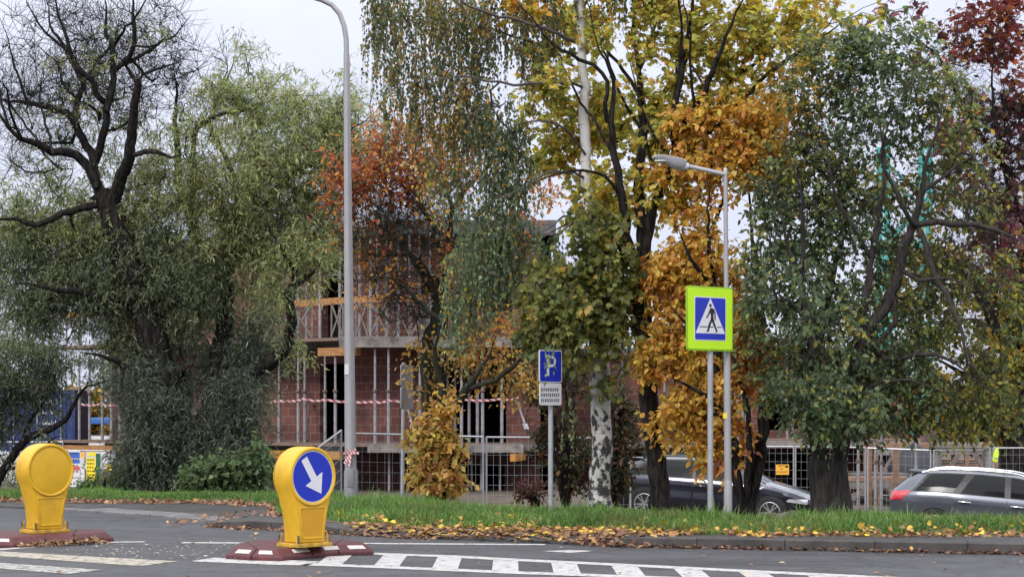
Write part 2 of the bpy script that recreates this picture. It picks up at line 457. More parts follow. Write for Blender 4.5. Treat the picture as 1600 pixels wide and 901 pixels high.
XC = np.concatenate([[-900, -300, -120, -60, -40, -28, -20], np.arange(-16, -5, .4), np.arange(-5, 8, .12), np.arange(8, 16, .4), [18, 24, 32, 40, 60, 120, 300, 900]])
GD = np.concatenate([[0, 0, .12, .3, .5, .75], np.arange(1, 14, .45), [15, 18, 24, 34, 50, 80, 130, 250, 500, 1500]])


def ground_col(x):
    y = VF(x) + GD
    z = ground_z(np.full_like(y, x), y)
    z[0] = -.06
    return np.stack([np.full_like(y, x), y, z], 1)


struct(grid_mesh('ground', XC, ground_col, M['soil']))


def road_col(x):
    y = np.concatenate([[-60, -20, 0, 10, 15], np.linspace(18, 1, 2)[:1], [20, 22]])
    y = np.append(y, [VF(x) - 1.0 if VF(x) > 24 else 23, VF(x) + .02])
    return np.stack([np.full_like(y, x), y, np.zeros_like(y)], 1)


struct(grid_mesh('road', XC[2:-2], road_col, M['road']))

PT = np.concatenate([[0, 0], np.linspace(0.04, 1, 9)])


def pave_col(x):
    e, v = EF(x), VF(x) + .05
    y = e + (v - e) * PT
    z = KH(x) + (ZV(x) - KH(x)) * PT + .008 * np.sin(x * 2.1 + y * 1.7) * np.sin(y * 2.9 + 1) * (PT > .05)
    z = np.maximum(z, .006); z[0] = -.02
    return np.stack([np.full_like(y, x), y, z], 1)


struct(grid_mesh('pavement', np.concatenate([[-40, -30, -22], np.arange(-16, 16, .1), [20, 28, 40]]), pave_col, M['old_tarmac']))


def kerb_run(name, x0, x1, w, mat, lift, step=1.0):
    mb = MB(); x = x0; r = random.Random(3)
    while x < x1 - .05:
        xb = min(x + step, x1)
        n = 4
        xs = np.linspace(x + .006, xb - .006, n)
        dz = r.uniform(-.006, .006)
        vs = []
        for xx in xs:
            t = Vector((1, (EF(xx + .05) - EF(xx - .05)) / .1, 0)).normalized(); nn = np.array((-t.y, t.x, 0))
            f = np.array((xx, EF(xx), 0)) - nn * .02; b = f + nn * w
            h = KH(xx) + lift + dz
            vs += [f + (0, 0, -.05), f + (0, 0, h - .012), f + nn * .015 + (0, 0, h), b + (0, 0, h), b + (0, 0, -.05)]
        fs = []
        for i in range(n - 1):
            for j in range(4):
                fs.append((i * 5 + j, (i + 1) * 5 + j, (i + 1) * 5 + j + 1, i * 5 + j + 1))
        fs += [(4, 3, 2, 1, 0), tuple((n - 1) * 5 + j for j in range(5))]
        mb.add(vs, fs); x = xb
    return struct(mb.build(name, mat, angle=30))


kerb_run('kerb', 1.2, 15, .16, M['kerb'], .012)
kerb_run('kerb', -4.28, -2.0, .16, M['kerb'], .012)
kerb_run('flush_kerb', -7.6, -4.45, .62, M['pale_kerb'], .008, .5)

# ---- painted markings (sheets 4 mm above the road)
def marking(polys, mat, z=.004, name='road_marking'):
    mb = MB()
    for poly in polys:
        pts = [G(px, py) for px, py in poly]
        mb.add([(p[0], p[1], z) for p in pts], [tuple(range(len(pts)))])
    return struct(mb.build(name, mat, smooth=False))


def strip_px(pts, w):
    """constant real width line along pixel points"""
    q = [G(*p) for p in pts]
    L = []; Rr = []
    for i, p in enumerate(q):
        d = q[min(i + 1, len(q) - 1)] - q[max(i - 1, 0)]; d /= np.linalg.norm(d); n = np.array((-d[1], d[0], 0))
        L.append(p + n * w / 2); Rr.append(p - n * w / 2)
    return L, Rr


def marking_strips(lines, mat, z=.004):
    mb = MB()
    for pts, w in lines:
        L, Rr = strip_px(pts, w)
        k = len(L); vs = [(p[0], p[1], z) for p in L + Rr]
        mb.add(vs, [(i, i + 1, k + i + 1, k + i) for i in range(k - 1)])
    return struct(mb.build('road_marking', mat, smooth=False))


UP = [(560, 864), (700, 868.6), (800, 874), (1000, 883.5), (1200, 893.5), (1420, 904)]
LO = [(478, 881), (600, 885.5), (800, 894), (1000, 901), (1300, 912)]
marking_strips([(UP, .3), (LO, .3), ([(284, 847.5), (560, 848.6), (852, 850.5)], .22)], M['white_line'])
upf = lambda X: np.interp(X, [G(*p)[0] for p in UP], [G(*p)[1] for p in UP])
lof = lambda X: np.interp(X, [G(*p)[0] for p in LO], [G(*p)[1] for p in LO])
mb = MB()
for k in range(9):
    x0 = -1.97 + k * .622 - .1; w = .27
    mb.add([(x0, upf(x0) - .16, .004), (x0 + w, upf(x0 + w) - .16, .004), (x0 + w + .0, lof(x0 + w) + .16, .004), (x0, lof(x0) + .16, .004)], [(0, 1, 2, 3)])
struct(mb.build('road_marking', M['white_line'], smooth=False))
marking([[(296, 876.5), (335, 871), (420, 873), (500, 877), (480, 883), (430, 882)], [(846, 860.6), (890, 859), (934, 860.4), (890, 863.2)]], M['white_line'])
marking([[(0, 861), (120, 868), (278, 876.5), (220, 884), (90, 875), (0, 868.5)], ], M['sandy_line'])
marking([[(-60, 876), (0, 879), (160, 890), (105, 896.5), (0, 888), (-60, 884)], [(455, 841.6), (518, 845), (516, 846.5), (455, 843)]], M['worn_line'])
marking_strips([([(-60, 861.5), (0, 858), (60, 853.5), (110, 849.5), (180, 846.6), (226, 846.3)], .2), ([(-80, 831), (0, 834), (34, 836)], .2)], M['white_line'], .0045)

# ================================================================ TRAFFIC ISLANDS (rubber blocks)
def island(name, label, base_px, inset, h, refl, seams):
    q = [G(*p) for p in base_px]
    c = sum(q) / len(q)
    t = thing(name, label, 'traffic island', (c[0], c[1], 0))
    mb = MB(); n = len(q)
    top = []
    for i, p in enumerate(q):
        a, b = q[i - 1], q[(i + 1) % n]
        d = (b - a); d /= np.linalg.norm(d); nn = np.array((-d[1], d[0], 0))
        if np.dot(nn, c - p) < 0: nn = -nn
        top.append(p + nn * inset)
    vs = [p + (0, 0, .004) for p in q] + [p + (0, 0, h * .35) for p in q] + [p + (0, 0, h) for p in top]
    fs = [tuple(range(2 * n, 3 * n))] + [(r * n + i, r * n + (i + 1) % n, (r + 1) * n + (i + 1) % n, (r + 1) * n + i) for r in (0, 1) for i in range(n)]
    mb.add(vs, fs)
    mb.build('rubber_base', M['maroon'], t, world=True, bevel=.012, seg=2)
    # reflectors lie on the sloping front face, seams between the rubber blocks
    for (e, s0, s1) in refl:
        a, b, ta, tb = q[e], q[(e + 1) % n], top[e], top[(e + 1) % n]
        def pt(s, k, off):
            lo = a + (b - a) * s + np.array((0, 0, h * .35)); hi = ta + (tb - ta) * s + np.array((0, 0, h))
            nn = np.cross(b - a, hi - lo); nn /= np.linalg.norm(nn)
            if nn[2] < 0: nn = -nn
            return lo + (hi - lo) * k + nn * off
        m2 = MB(); v = [pt(s, k, o_) for o_ in (.0, .009) for s, k in ((s0, .3), (s1, .3), (s1, .76), (s0, .76))]
        m2.add(v, [(0, 1, 2, 3), (4, 5, 6, 7), (0, 1, 5, 4), (1, 2, 6, 5), (2, 3, 7, 6), (3, 0, 4, 7)])
        m2.build('reflector', M['reflector'], t, world=True, bevel=.004)
    for (e, s, e2, s2) in seams:
        a = q[e] + (q[(e + 1) % n] - q[e]) * s; ta = top[e] + (top[(e + 1) % n] - top[e]) * s
        tb = top[e2] + (top[(e2 + 1) % n] - top[e2]) * s2
        m3 = MB()
        m3.beam(a + (0, 0, h * .2), a + (0, 0, h * .36), .016, .02, up=(0, 1, 0)); m3.beam(a + (0, 0, h * .36), ta + (0, 0, h), .014, .012); m3.beam(ta + (0, 0, h), tb + (0, 0, h), .014, .006)
        m3.build('seam', M['seam'], t, world=True)
    return t


R_ISL = [(353, 873), (392, 875.5), (440, 876.5), (490, 870.5), (530, 868), (584, 866.5), (578, 861), (520, 856.5), (420, 857.5), (360, 864)]
island('traffic_island', 'low maroon rubber island with white reflectors under the bollard with the arrow sign', R_ISL, .11, .125,
       [(0, .25, .85), (1, .2, .75), (2, .45, .95), (3, .5, 1.05), (4, .35, .85)], [(0, 1.0, 8, .8), (2, .97, 7, .5), (4, .0, 6, .6)])
L_ISL = [(-70, 853), (-30, 854.5), (20, 855.5), (90, 851), (161, 847.2), (178, 846), (168, 840), (60, 841), (-70, 844)]
island('traffic_island', 'long maroon rubber island heaped with dry leaves under the plain yellow bollard', L_ISL, .1, .12,
       [(0, .3, .8), (1, .42, .92)], [(1, .25, 7, .55), (3, .45, 6, .4)])

# ================================================================ YELLOW BOLLARDS
def bollard_outline():
    r, cz = .33, .775
    pts = []
    side = [(.186, .045), (.187, .14), (.194, .23), (.208, .32), (.228, .41), (.252, .49), (.272, .56)]
    a0 = math.asin((.625 - cz) / r)
    arc = [(r * math.cos(a), cz + r * math.sin(a)) for a in np.linspace(a0, math.pi / 2, 16)]
    right = side + arc
    return right + [(-x, z) for x, z in reversed(right[:-1])]


def bollard(loc, ang, label, sign):
    t = thing('bollard', label, 'bollard', loc, 0)
    t.rotation_euler = (0, 0, ang)      # local -y is the face
    th = .27
    X, Z, Yn = (1, 0, 0), (0, 0, 1), (0, -1, 0)
    mb = MB(); mb.prism(bollard_outline(), (0, 0, 0), X, Z, Yn, -th / 2, th / 2)
    mb.build('body', M['plastic_yellow'], t, bevel=.022, seg=3, angle=50)
    m = MB(); m.box((0, 0, .022), (.5, .36, .044)); m.build('base_flange', M['plastic_flange'], t, bevel=.008)
    for sx in (-1, 1):
        for sy in (-1, 1):
            m = MB(); m.add([(sx * .2, sy * .137, .044), (sx * .235, sy * .137, .044), (sx * .2, sy * .137, .15), (sx * .2, sy * .158, .044), (sx * .235, sy * .158, .044), (sx * .2, sy * .158, .15)],
                            [(0, 1, 2), (3, 4, 5), (0, 1, 4, 3), (1, 2, 5, 4), (2, 0, 3, 5)]); m.build('base_rib', M['plastic_flange'], t)
            m = MB(); m.lathe([(.011, 0), (.011, .1), (.004, .105)], (sx * .225, sy * .168 - .0, .03), 8); m.build('anchor_bolt', M['prop_rust'], t)
    cz = .775
    for s in (-1, 1):        # both faces
        f = s * th / 2
        ring = MB(); prof = [(.325, 0), (.325, .012), (.312, .02), (.292, .014), (.286, 0)]
        n = 48; vs = []; fs = []
        for r, d in prof:
            for j in range(n):
                a = 2 * math.pi * j / n
                vs.append((r * math.cos(a), f + s * d, cz + r * math.sin(a)))
        for i in range(len(prof) - 1):
            for j in range(n):
                fs.append((i * n + j, i * n + (j + 1) % n, (i + 1) * n + (j + 1) % n, (i + 1) * n + j))
        ring.add(vs, fs); ring.build('face_rim', M['plastic_yellow'], t)
        # frame and panel under the disc
        tz0, tz1, b0, b1 = .10, .435, .135, .19
        fr = MB()
        for a, b in (((-b0, tz0), (b0, tz0)), ((b0, tz0), (b1, tz1)), ((b1, tz1), (-b1, tz1)), ((-b1, tz1), (-b0, tz0))):
            fr.beam((a[0], f + s * .004, a[1]), (b[0], f + s * .004, b[1]), .014, .02, up=(0, 0, 1) if a[1] == b[1] else (1, 0, 0))
        fr.build('panel_frame', M['plastic_yellow'], t, bevel=.004)
        pn = MB(); pn.prism([(-b0 + .01, tz0 + .01), (b0 - .01, tz0 + .01), (b1 - .01, tz1 - .01), (-b1 + .01, tz1 - .01)], (0, f, 0), X, Z, (0, s, 0), 0, .005)
        pn.build('panel', M['amber_foil'] if (sign and s < 0) else M['plastic_yellow'], t)
    circ = lambda r, n=56: [(r * math.cos(2 * math.pi * j / n), r * math.sin(2 * math.pi * j / n)) for j in range(n)]
    o = (0, -th / 2, cz)
    if sign:
        m = MB(); m.prism(circ(.286), o, X, Z, Yn, 0, .006); m.build('sign_rim', M['white_sign'], t)
        m = MB(); m.prism(circ(.276), o, X, Z, Yn, .0055, .008); d = m.build('sign_disc', M['blue_sign'], t)
        # arrow pointing down to the right
        a = R(-58); ca, sa = math.cos(a), math.sin(a)
        ar = [(-.235, .045), (.03, .045), (.03, .14), (.225, 0), (.03, -.14), (.03, -.045), (-.235, -.045)]
        ar = [(x * ca - y * sa, x * sa + y * ca) for x, y in ar]
        m = MB(); m.prism(ar, o, X, Z, Yn, .0075, .0105); m.build('arrow', M['white_sign'], d)
    else:
        m = MB(); m.prism(circ(.286), o, X, Z, Yn, 0, .006); m.build('blank_disc', M['plastic_yellow'], t, bevel=.003)
    return t


ANG = R(45)
bx = (476 - CX) * 22.72 / F
bollard((bx, 22.72, .125), R(45), 'yellow plastic bollard with round blue sign and white arrow pointing down', True)
bollard((-5.8, 25.42, .12), R(43.5), 'yellow plastic bollard with blank round face, left of the arrow bollard', False)

# ================================================================ LAMPS
Yl = 33.6
b = P(548.5, 790, Yl)
t = thing('street_lamp', 'tall grey street lamp with curved top arm beside the willow', 'street lamp', (b[0], b[1], ground_z(b[0], b[1]) - .02))
zb = org(t)[2]
zs = lambda py: EH + (HY - py) * Yl / F - zb
xs = lambda px: (px - 548.5) * Yl / F
MB().lathe([(.17, 0), (.17, .03), (.12, .04), (.117, zs(736)), (.1, zs(732))], n=20).build('base_section', M['lamp_dark'], t)
MB().tube([(xs(548), 0, zs(733)), (xs(544.5), 0, zs(400)), (xs(541.5), 0, zs(84))], [.098, .072, .05], 18).build('pole', M['lamp_paint'], t)
arc = [(541.5, 88), (541, 62), (538, 42), (531, 22), (519, 8), (503, 0), (480, -7), (452, -12)]
MB().tube([(xs(a), 0, zs(c)) for a, c in arc], [.044] * 7 + [.036], 14).build('curved_arm', M['lamp_paint'], t)
m = MB(); hx, hz = xs(452), zs(-12)
m.prism([(0.05, .05), (.05, -.05), (-.3, -.07), (-.62, -.03), (-.66, .02), (-.4, .07)], (hx, 0, hz), (1, 0, 0), (0, 0, 1), (0, 1, 0), -.11, .11)
m.build('lamp_head', M['lamp_head'], t, bevel=.02)
MB().box((xs(545.3) - .03, -.085, zs(577)), (.07, .02, .17)).build('inspection_sticker', M['white_sign'], t)
MB().box((.0, -.117, .45), (.1, .02, .3)).build('service_door', M['lamp_dark'], t, bevel=.004)
# knot of barrier tape on the lamp
t2 = thing('tape_knot', 'knot of red and white tape tied round the tall lamp pole', 'barrier tape', P(548, 708, Yl - .11))
m = MB()
th = np.linspace(0, 2 * math.pi, 24)
m.tube([(.115 * math.cos(a), .11 + .115 * math.sin(a), .012 * math.sin(3 * a)) for a in th], .016, 6)
for dx, dz in ((-.1, -.16), (-.05, .1), (.08, .07), (.1, .01), (-.02, -.2), (-.09, .02)):
    m.beam((0, -.02, 0), (dx, -.05, dz), .035, .006, up=(0, 1, 0))
m.build('tape', stripe_mat('knot_tape', (.62, .6, .6), (.5, .05, .07), .05, .6), t2)

Yc = 27.5
b = P(1137.5, 812, Yc)
t = thing('street_lamp', 'slim grey crossing lamp with flat head beside the pedestrian sign', 'street lamp', (b[0], b[1], ground_z(b[0], b[1]) - .02))
zb = org(t)[2]; zs = lambda py: EH + (HY - py) * Yc / F - zb; xs = lambda px: (px - 1137.5) * Yc / F
MB().lathe([(.12, 0), (.12, .02), (.058, .03), (.056, zs(753)), (.05, zs(750))], n=18).build('base_section', M['lamp_paint'], t)
MB().tube([(xs(1137.3), 0, zs(752)), (xs(1136), 0, zs(560)), (xs(1135.4), 0, zs(545))], [.049, .047, .04], 16).build('lower_pole', M['lamp_paint'], t)
MB().tube([(xs(1135.4), 0, zs(546)), (xs(1133.5), 0, zs(275)), (xs(1133.4), 0, zs(264)), (xs(1133.4), 0, zs(262))], [.034, .028, .03, .018], 14).build('upper_pole', M['lamp_paint'], t)
MB().tube([(xs(1134), 0, zs(273)), (xs(1070), 0, zs(258.5))], [.032, .03], 12).build('arm', M['lamp_paint'], t)
m = MB()
hp = [(1019, 246.5, .03), (1024, 245, .09), (1036, 244.5, .14), (1052, 247, .15), (1066, 250, .11), (1072, 252.5, .06)]
vs = []; fs = []; K = 10
lowz = [.01, .035, .08, .15, .15, .09]
for (px, py, hw), lz in zip(hp, lowz):
    for j in range(K):
        a = 2 * math.pi * j / K
        z = zs(py) + (.0 if math.sin(a) >= 0 else lz * math.sin(a)) + (.015 * math.sin(a) if math.sin(a) > 0 else 0)
        vs.append((xs(px), hw * math.cos(a), z))
for i in range(len(hp) - 1):
    for j in range(K):
        fs.append((i * K + j, i * K + (j + 1) % K, (i + 1) * K + (j + 1) % K, (i + 1) * K + j))
fs += [tuple(range(K)), tuple((len(hp) - 1) * K + j for j in range(K))]
m.add(vs, fs); h = m.build('lamp_head', M['lamp_head'], t, angle=50)
m = MB(); m.prism([(xs(1023), -.07), (xs(1040), -.11), (xs(1040), .11), (xs(1023), .07)], (0, 0, zs(249.5)), (1, 0, 0), (0, 1, 0), (0, 0, 1), -.03, -.012); m.build('lens', M['lamp_glass'], h)
MB().tube([(xs(1061), 0, zs(262)), (xs(1076), 0, zs(259.5))], [.05, .05], 12).build('arm_socket', M['lamp_head'], t)
MB().box((-.045, -.04, zs(649)), (.05, .012, .07)).build('yellow_sticker', M['notice_yellow'], t)

# ================================================================ PEDESTRIAN CROSSING SIGN
Yp = 27.2
c = P(1107, 498, Yp)
pb = P(1115, 800, Yp)
gz = float(ground_z(pb[0], pb[1])) - .02
# camera bearing at the sign + 44 degrees of turn
beta = math.atan2(-c[0], c[1])
yaw = R(44) + beta                    # local -y faces the viewer when yaw = beta
t = thing('pedestrian_crossing_sign', 'square lime yellow sign with blue walking pedestrian pictogram', 'road sign', (c[0], c[1], gz), yaw)
S = .855; zc = c[2] - gz
def rrect(w, h, r, n=5):
    out = []
    for cx, cz_, a0 in ((w / 2 - r, h / 2 - r, 0), (-w / 2 + r, h / 2 - r, 90), (-w / 2 + r, -h / 2 + r, 180), (w / 2 - r, -h / 2 + r, 270)):
        for k in range(n + 1):
            a = R(a0 + 90 * k / n); out.append((cx + r * math.cos(a), cz_ + r * math.sin(a)))
    return out
X, Z, FN = (1, 0, 0), (0, 0, 1), (0, -1, 0)
o = (0, -.03, zc)
m = MB(); m.prism(rrect(S, S, .04), o, X, Z, FN, -.016, .0); pl = m.build('sign_panel', M['lime_edge'], t, bevel=.004)
m = MB(); m.prism(rrect(S - .05, S - .05, .03), o, X, Z, FN, -.001, .003); m.build('lime_face', M['lime'], pl)
B = .555
m = MB(); m.prism(rrect(B + .025, B + .025, .03), o, X, Z, FN, .002, .005); m.build('white_edge', M['white_sign'], pl)
m = MB(); m.prism(rrect(B, B, .022), o, X, Z, FN, .0045, .007); bl = m.build('blue_square', M['blue_sign'], pl)
m = MB(); m.prism([(-B / 2 + .006, -B / 2 + .083), (B / 2 - .006, -B / 2 + .083), (0, B / 2 - .004)], o, X, Z, FN, .0065, .009); m.build('white_triangle', M['white_sign'], pl)
# pictogram: measured on the sign face, 1 unit = sign zoom pixels
u = lambda px, py: ((px - 338) / 315 * B, -(py - 469) / 445 * B)
fig = MB(); seg = lambda pts: fig.prism([u(*p) for p in pts], o, X, Z, FN, .0085, .011)
hc = u(337, 327); fig.prism([(hc[0] + .022 * math.cos(2 * math.pi * j / 20), hc[1] + .022 * math.sin(2 * math.pi * j / 20)) for j in range(20)], o, X, Z, FN, .0085, .011)
seg([(340, 352), (356, 354), (374, 372), (372, 400), (368, 440), (372, 482), (338, 486), (342, 440), (333, 395), (330, 365)])
seg([(334, 362), (338, 372), (331, 412), (299, 468), (291, 462), (316, 408), (328, 374)])
seg([(356, 354), (376, 366), (391, 408), (391, 482), (381, 482), (378, 412), (366, 384)])
seg([(340, 478), (364, 484), (346, 512), (334, 545), (319, 606), (303, 606), (288, 603), (290, 598), (303, 595), (313, 540), (328, 500)])
seg([(346, 480), (372, 480), (380, 510), (392, 545), (411, 596), (410, 604), (392, 612), (382, 609), (396, 598), (374, 552), (358, 512)])
fig.build('walking_figure', M['black'], pl, smooth=False)
for a, b_ in ((222, 304), (331, 368), (408, 457)):
    m = MB(); m.prism([u(a, 550), u(b_, 550), u(b_, 560), u(a, 560)], o, X, Z, FN, .0085, .0105)
    m.build('crossing_line', M['black'], pl, smooth=False)
Ri = Matrix.Rotation(-yaw, 3, 'Z')
lp = Ri @ Vector((pb[0] - c[0], pb[1] - c[1] + .0, 0))
MB().tube([(lp.x, .02, 0), (lp.x, .02, zc + S / 2 - .05)], .038, 14).build('post', M['galv_dull'], t)
for dz in (-.25, .25):
    MB().box((lp.x, .0, zc + dz), (.12, .06, .04)).build('clamp', M['galv'], t)

# ================================================================ BLUE PARKING SIGN WITH PLATE
Ys = 29.0
c = P(858, 572, Ys); pb = P(866, 785, Ys); gz = float(ground_z(c[0], c[1])) - .05
yaw = R(46) + math.atan2(-c[0], c[1])
t = thing('parking_sign', 'blue square parking sign over white text plate, half hidden by hanging leaves', 'road sign', (c[0], c[1], gz), yaw)
zc = c[2] - gz; o = (0, -.03, zc); S = .46
m = MB(); m.prism(rrect(S, S, .03), o, X, Z, FN, -.012, 0); p1 = m.build('blue_panel', M['white_sign'], t)
m = MB(); m.prism(rrect(S - .03, S - .03, .025), o, X, Z, FN, -.001, .003); m.build('blue_face', M['blue_sign'], p1)
text_part('letter', 'P', .42, M['white_sign'], p1, (0, -.0335, zc - .01), X, Z, FN)
zc2 = EH + (HY - 615.5) * Ys / F - gz; o2 = (.0, -.03, zc2)
m = MB(); m.prism(rrect(S - .02, .31, .025), o2, X, Z, FN, -.012, 0); p2 = m.build('text_plate', M['white_sign'], t)
rr = random.Random(5); m = MB()
for row in range(3):
    x = -.19
    while x < .16:
        w = rr.uniform(.018, .035)
        for k in range(2):
            m.prism([(x, .075 - row * .075 + k * .022 - .03), (x + w, .08 - row * .075 + k * .022 - .03), (x + w, .088 - row * .075 + k * .022 - .03), (x, .086 - row * .075 + k * .022 - .03)], o2, X, Z, FN, -.001, .003)
        m.prism([(x, .04 - row * .075), (x + .009, .04 - row * .075), (x + .009, .09 - row * .075), (x, .09 - row * .075)], o2, X, Z, FN, -.001, .0028)
        x += w + .016
m.build('printed_text', M['black'], p2, smooth=False)
Ri = Matrix.Rotation(-yaw, 3, 'Z'); lp = Ri @ Vector((pb[0] - c[0], 0, 0))
MB().tube([(lp.x, .02, 0), (lp.x, .02, zc + S / 2 - .02)], .036, 12).build('post', M['galv_dull'], t)

# sign seen edge-on near the rust-leaved tree
Ye = 36.5
pb = P(628, 775, Ye); gz = float(ground_z(pb[0], pb[1])) - .05
t = thing('edge_on_sign', 'tall thin post with narrow dark sign seen edge-on by the rusty tree', 'road sign', (pb[0], pb[1], gz))
zs = lambda py: EH + (HY - py) * Ye / F - gz
MB().tube([(0, 0, 0), (.03, 0, zs(566))], [.036, .034], 10).build('post', M['galv_dull'], t)
for z0, z1 in ((639, 605), (604, 570)):
    m = MB(); m.prism(rrect(.6, (z0 - z1) * Ye / F, .04), (.085, 0, (zs(z0) + zs(z1)) / 2), (.3, .95, 0), (0, 0, 1), (.95, -.3, 0), -.012, .012); m.build('sign_plate', M['lamp_dark'], t)
for py in (580, 630, 612):
    MB().box((.05, 0, zs(py)), (.09, .05, .04)).build('clamp', M['galv'], t)
# ================================================================ BUILDING UNDER CONSTRUCTION
ZS0, ZS1, ZS2 = .72, 3.82, 7.15          # slab tops
A_, B_, C_, D_, E_ = (np.array(p, float) for p in ((-13.4, 68.6), (-3.6, 61.0), (1.15, 61.0), (1.15, 70.0), (13.5, 70.0)))
bld = thing('unfinished_building', 'red block building under construction with raw floor slabs and scaffold decks behind the trees', 'building', (-2, 61, -1.0))


def hit(px, p0, p1):
    """distance along p0->p1 where the sight line of px meets it"""
    k = (px - CX) / F
    d = p1 - p0
    s = (k * p0[1] - p0[0]) / (d[0] - k * d[1])
    return s * np.linalg.norm(d)


def wall(p0, p1, z0, z1, th, openings, mat, name='wall'):
    L = np.linalg.norm(p1 - p0); ang = math.atan2(p1[1] - p0[1], p1[0] - p0[0])
    xs = sorted({0, L} | {min(max(v, 0), L) for o in openings for v in o[:2]}); zs = sorted({z0, z1} | {v for o in openings for v in o[2:]})
    mb = MB()
    for x0, x1 in zip(xs[:-1], xs[1:]):
        run = None
        for a, b in zip(zs[:-1], zs[1:]):
            mx, mz = (x0 + x1) / 2, (a + b) / 2
            solid = not any(o[0] < mx < o[1] and o[2] < mz < o[3] for o in openings)
            if solid:
                run = (run[0], b) if run else (a, b)
            if (not solid or b == zs[-1]) and run:
                mb.box(((x0 + x1) / 2, th / 2, (run[0] + run[1]) / 2), (x1 - x0, th, run[1] - run[0])); run = None
    o = mb.build(name, mat, bld, smooth=False)
    o.location = (p0[0] + 2, p0[1] - 61, 1.0); o.rotation_euler = (0, 0, ang)
    return o


h = lambda px, a, b: float(hit(px, a, b))
# ground floor
wall(A_, B_, ZS0, ZS1 - .26, .3, [(h(500, A_, B_), h(538, A_, B_), ZS0, 3.1), (h(240, A_, B_), h(300, A_, B_), ZS0, 3.0)], M['red_block'])
wall(B_, C_, ZS0, ZS1 - .26, .3, [(h(663, B_, C_), h(791, B_, C_), ZS0, 3.2)], M['red_block'])
wall(C_, D_, ZS0, ZS1 - .26, .3, [], M['red_block'])
wall(D_, E_, ZS0, ZS1 - .26, .3, [(h(1195, D_, E_), h(1232, D_, E_), ZS0 + .3, 3.0), (h(1290, D_, E_), h(1340, D_, E_), ZS0, 3.1)], M['red_block'])
# first floor
wall(A_, B_, ZS1, ZS2 - .28, .3, [(h(502, A_, B_), h(540, A_, B_), ZS1, 6.3), (h(300, A_, B_), h(350, A_, B_), ZS1 + .8, 6.2)], M['red_block'])
wall(B_, C_, ZS1, ZS2 - .28, .3, [(h(655, B_, C_), h(700, B_, C_), ZS1 + .1, 5.75), (h(760, B_, C_), h(800, B_, C_), ZS1 + .8, 6.2)], M['red_block'])
wall(C_, D_, ZS1, ZS2 - .28, .3, [], M['red_block'])
# basement
bs = np.array((.0, .5))
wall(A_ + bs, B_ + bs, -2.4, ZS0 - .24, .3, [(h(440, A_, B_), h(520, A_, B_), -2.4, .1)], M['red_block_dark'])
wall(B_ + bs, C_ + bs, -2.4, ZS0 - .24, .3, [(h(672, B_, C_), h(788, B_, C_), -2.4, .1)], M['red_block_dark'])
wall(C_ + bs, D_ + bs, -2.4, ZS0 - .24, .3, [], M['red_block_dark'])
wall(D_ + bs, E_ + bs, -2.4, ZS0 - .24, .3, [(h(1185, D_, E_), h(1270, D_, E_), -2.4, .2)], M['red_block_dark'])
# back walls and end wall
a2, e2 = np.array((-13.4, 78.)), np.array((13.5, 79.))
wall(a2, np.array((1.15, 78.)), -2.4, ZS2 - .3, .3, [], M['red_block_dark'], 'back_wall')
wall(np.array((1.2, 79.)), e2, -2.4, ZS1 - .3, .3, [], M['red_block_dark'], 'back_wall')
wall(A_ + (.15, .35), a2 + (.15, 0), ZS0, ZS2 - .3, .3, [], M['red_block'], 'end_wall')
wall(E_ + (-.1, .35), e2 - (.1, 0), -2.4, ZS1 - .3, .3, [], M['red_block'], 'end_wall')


def slab(name, outline, z0, z1, mat):
    mb = MB(); q = org(bld)
    mb.prism([(x - q[0], y - q[1]) for x, y in outline], (0, 0, -q[2]), (1, 0, 0), (0, 1, 0), (0, 0, 1), z0, z1)
    return mb.build(name, mat, bld, smooth=False)


# structural slabs, then projecting timber decks in front
def front(off, cx):
    d = (B_ - A_) / np.linalg.norm(B_ - A_); n = np.array((d[1], -d[0]))
    a = A_ + n * off; b = B_ + n * off
    # meet with the middle front line
    k = (61 - off - b[1]) / d[1]
    bb = b + d * k
    return a, bb, np.array((cx, 61 - off))


for z in (ZS0, ZS1, ZS2):
    a, b, c = front(.25 if z < 7 else .55, 1.3)
    slab('floor_slab' if z < 7 else 'roof_slab', [a + (-.05, 0), b, c, (1.3, 78.3), (-13.5, 78.3)], z - .26, z - .003, M['concrete'])
slab('floor_slab', [(1.16, 69.7), (13.6, 69.7), (13.6, 79.3), (1.16, 79.3)], ZS0 - .26, ZS0 - .01, M['concrete'])
slab('floor_slab', [(1.16, 69.7), (13.6, 69.7), (13.6, 79.3), (1.16, 79.3)], ZS1 - .26, ZS1 - .01, M['concrete'])
slab('basement_floor', [(-13.4, 69), (-3.6, 61.5), (1.15, 61.5), (13.5, 71), (13.5, 79), (-13.4, 78)], -2.6, -2.4, M['concrete'])
# deck edges
d_ = (B_ - A_) / np.linalg.norm(B_ - A_)
a, b, c = front(1.75, .3)
aL = a - d_ * 1.2
a0, b0, c0 = front(.26, .3)
a0 = a0 - d_ * 1.2
slab('deck', [aL, b, c, c0, b0, a0], ZS0 - .09, ZS0, M['deck'])
slab('deck_edge', [b + (.02, -.04), c + (.03, -.04), c + (.03, 0), b + (.02, 0)], ZS0 - .26, ZS0 - .02, M['pale_timber'])
slab('deck', [aL, b, c + (.6, 0), c0 + (.6, 0), b0, a0], ZS1 - .10, ZS1 - .01, M['deck'])
slab('deck_edge', [b + (-.8, -.05), (c[0] + .6, c[1] - .05), (c[0] + .6, c[1]), b + (-.8, 0)], ZS1 - .32, ZS1, M['pale_timber'])
slab('deck', [(1.5, 68.2), (13.6, 68.2), (13.6, 69.6), (1.5, 69.6)], ZS0 - .06, ZS0 + .02, M['deck'])
slab('deck_edge', [(1.5, 68.15), (13.6, 68.15), (13.6, 68.195), (1.5, 68.195)], ZS0 - .28, ZS0 - .04, M['pale_timber'])
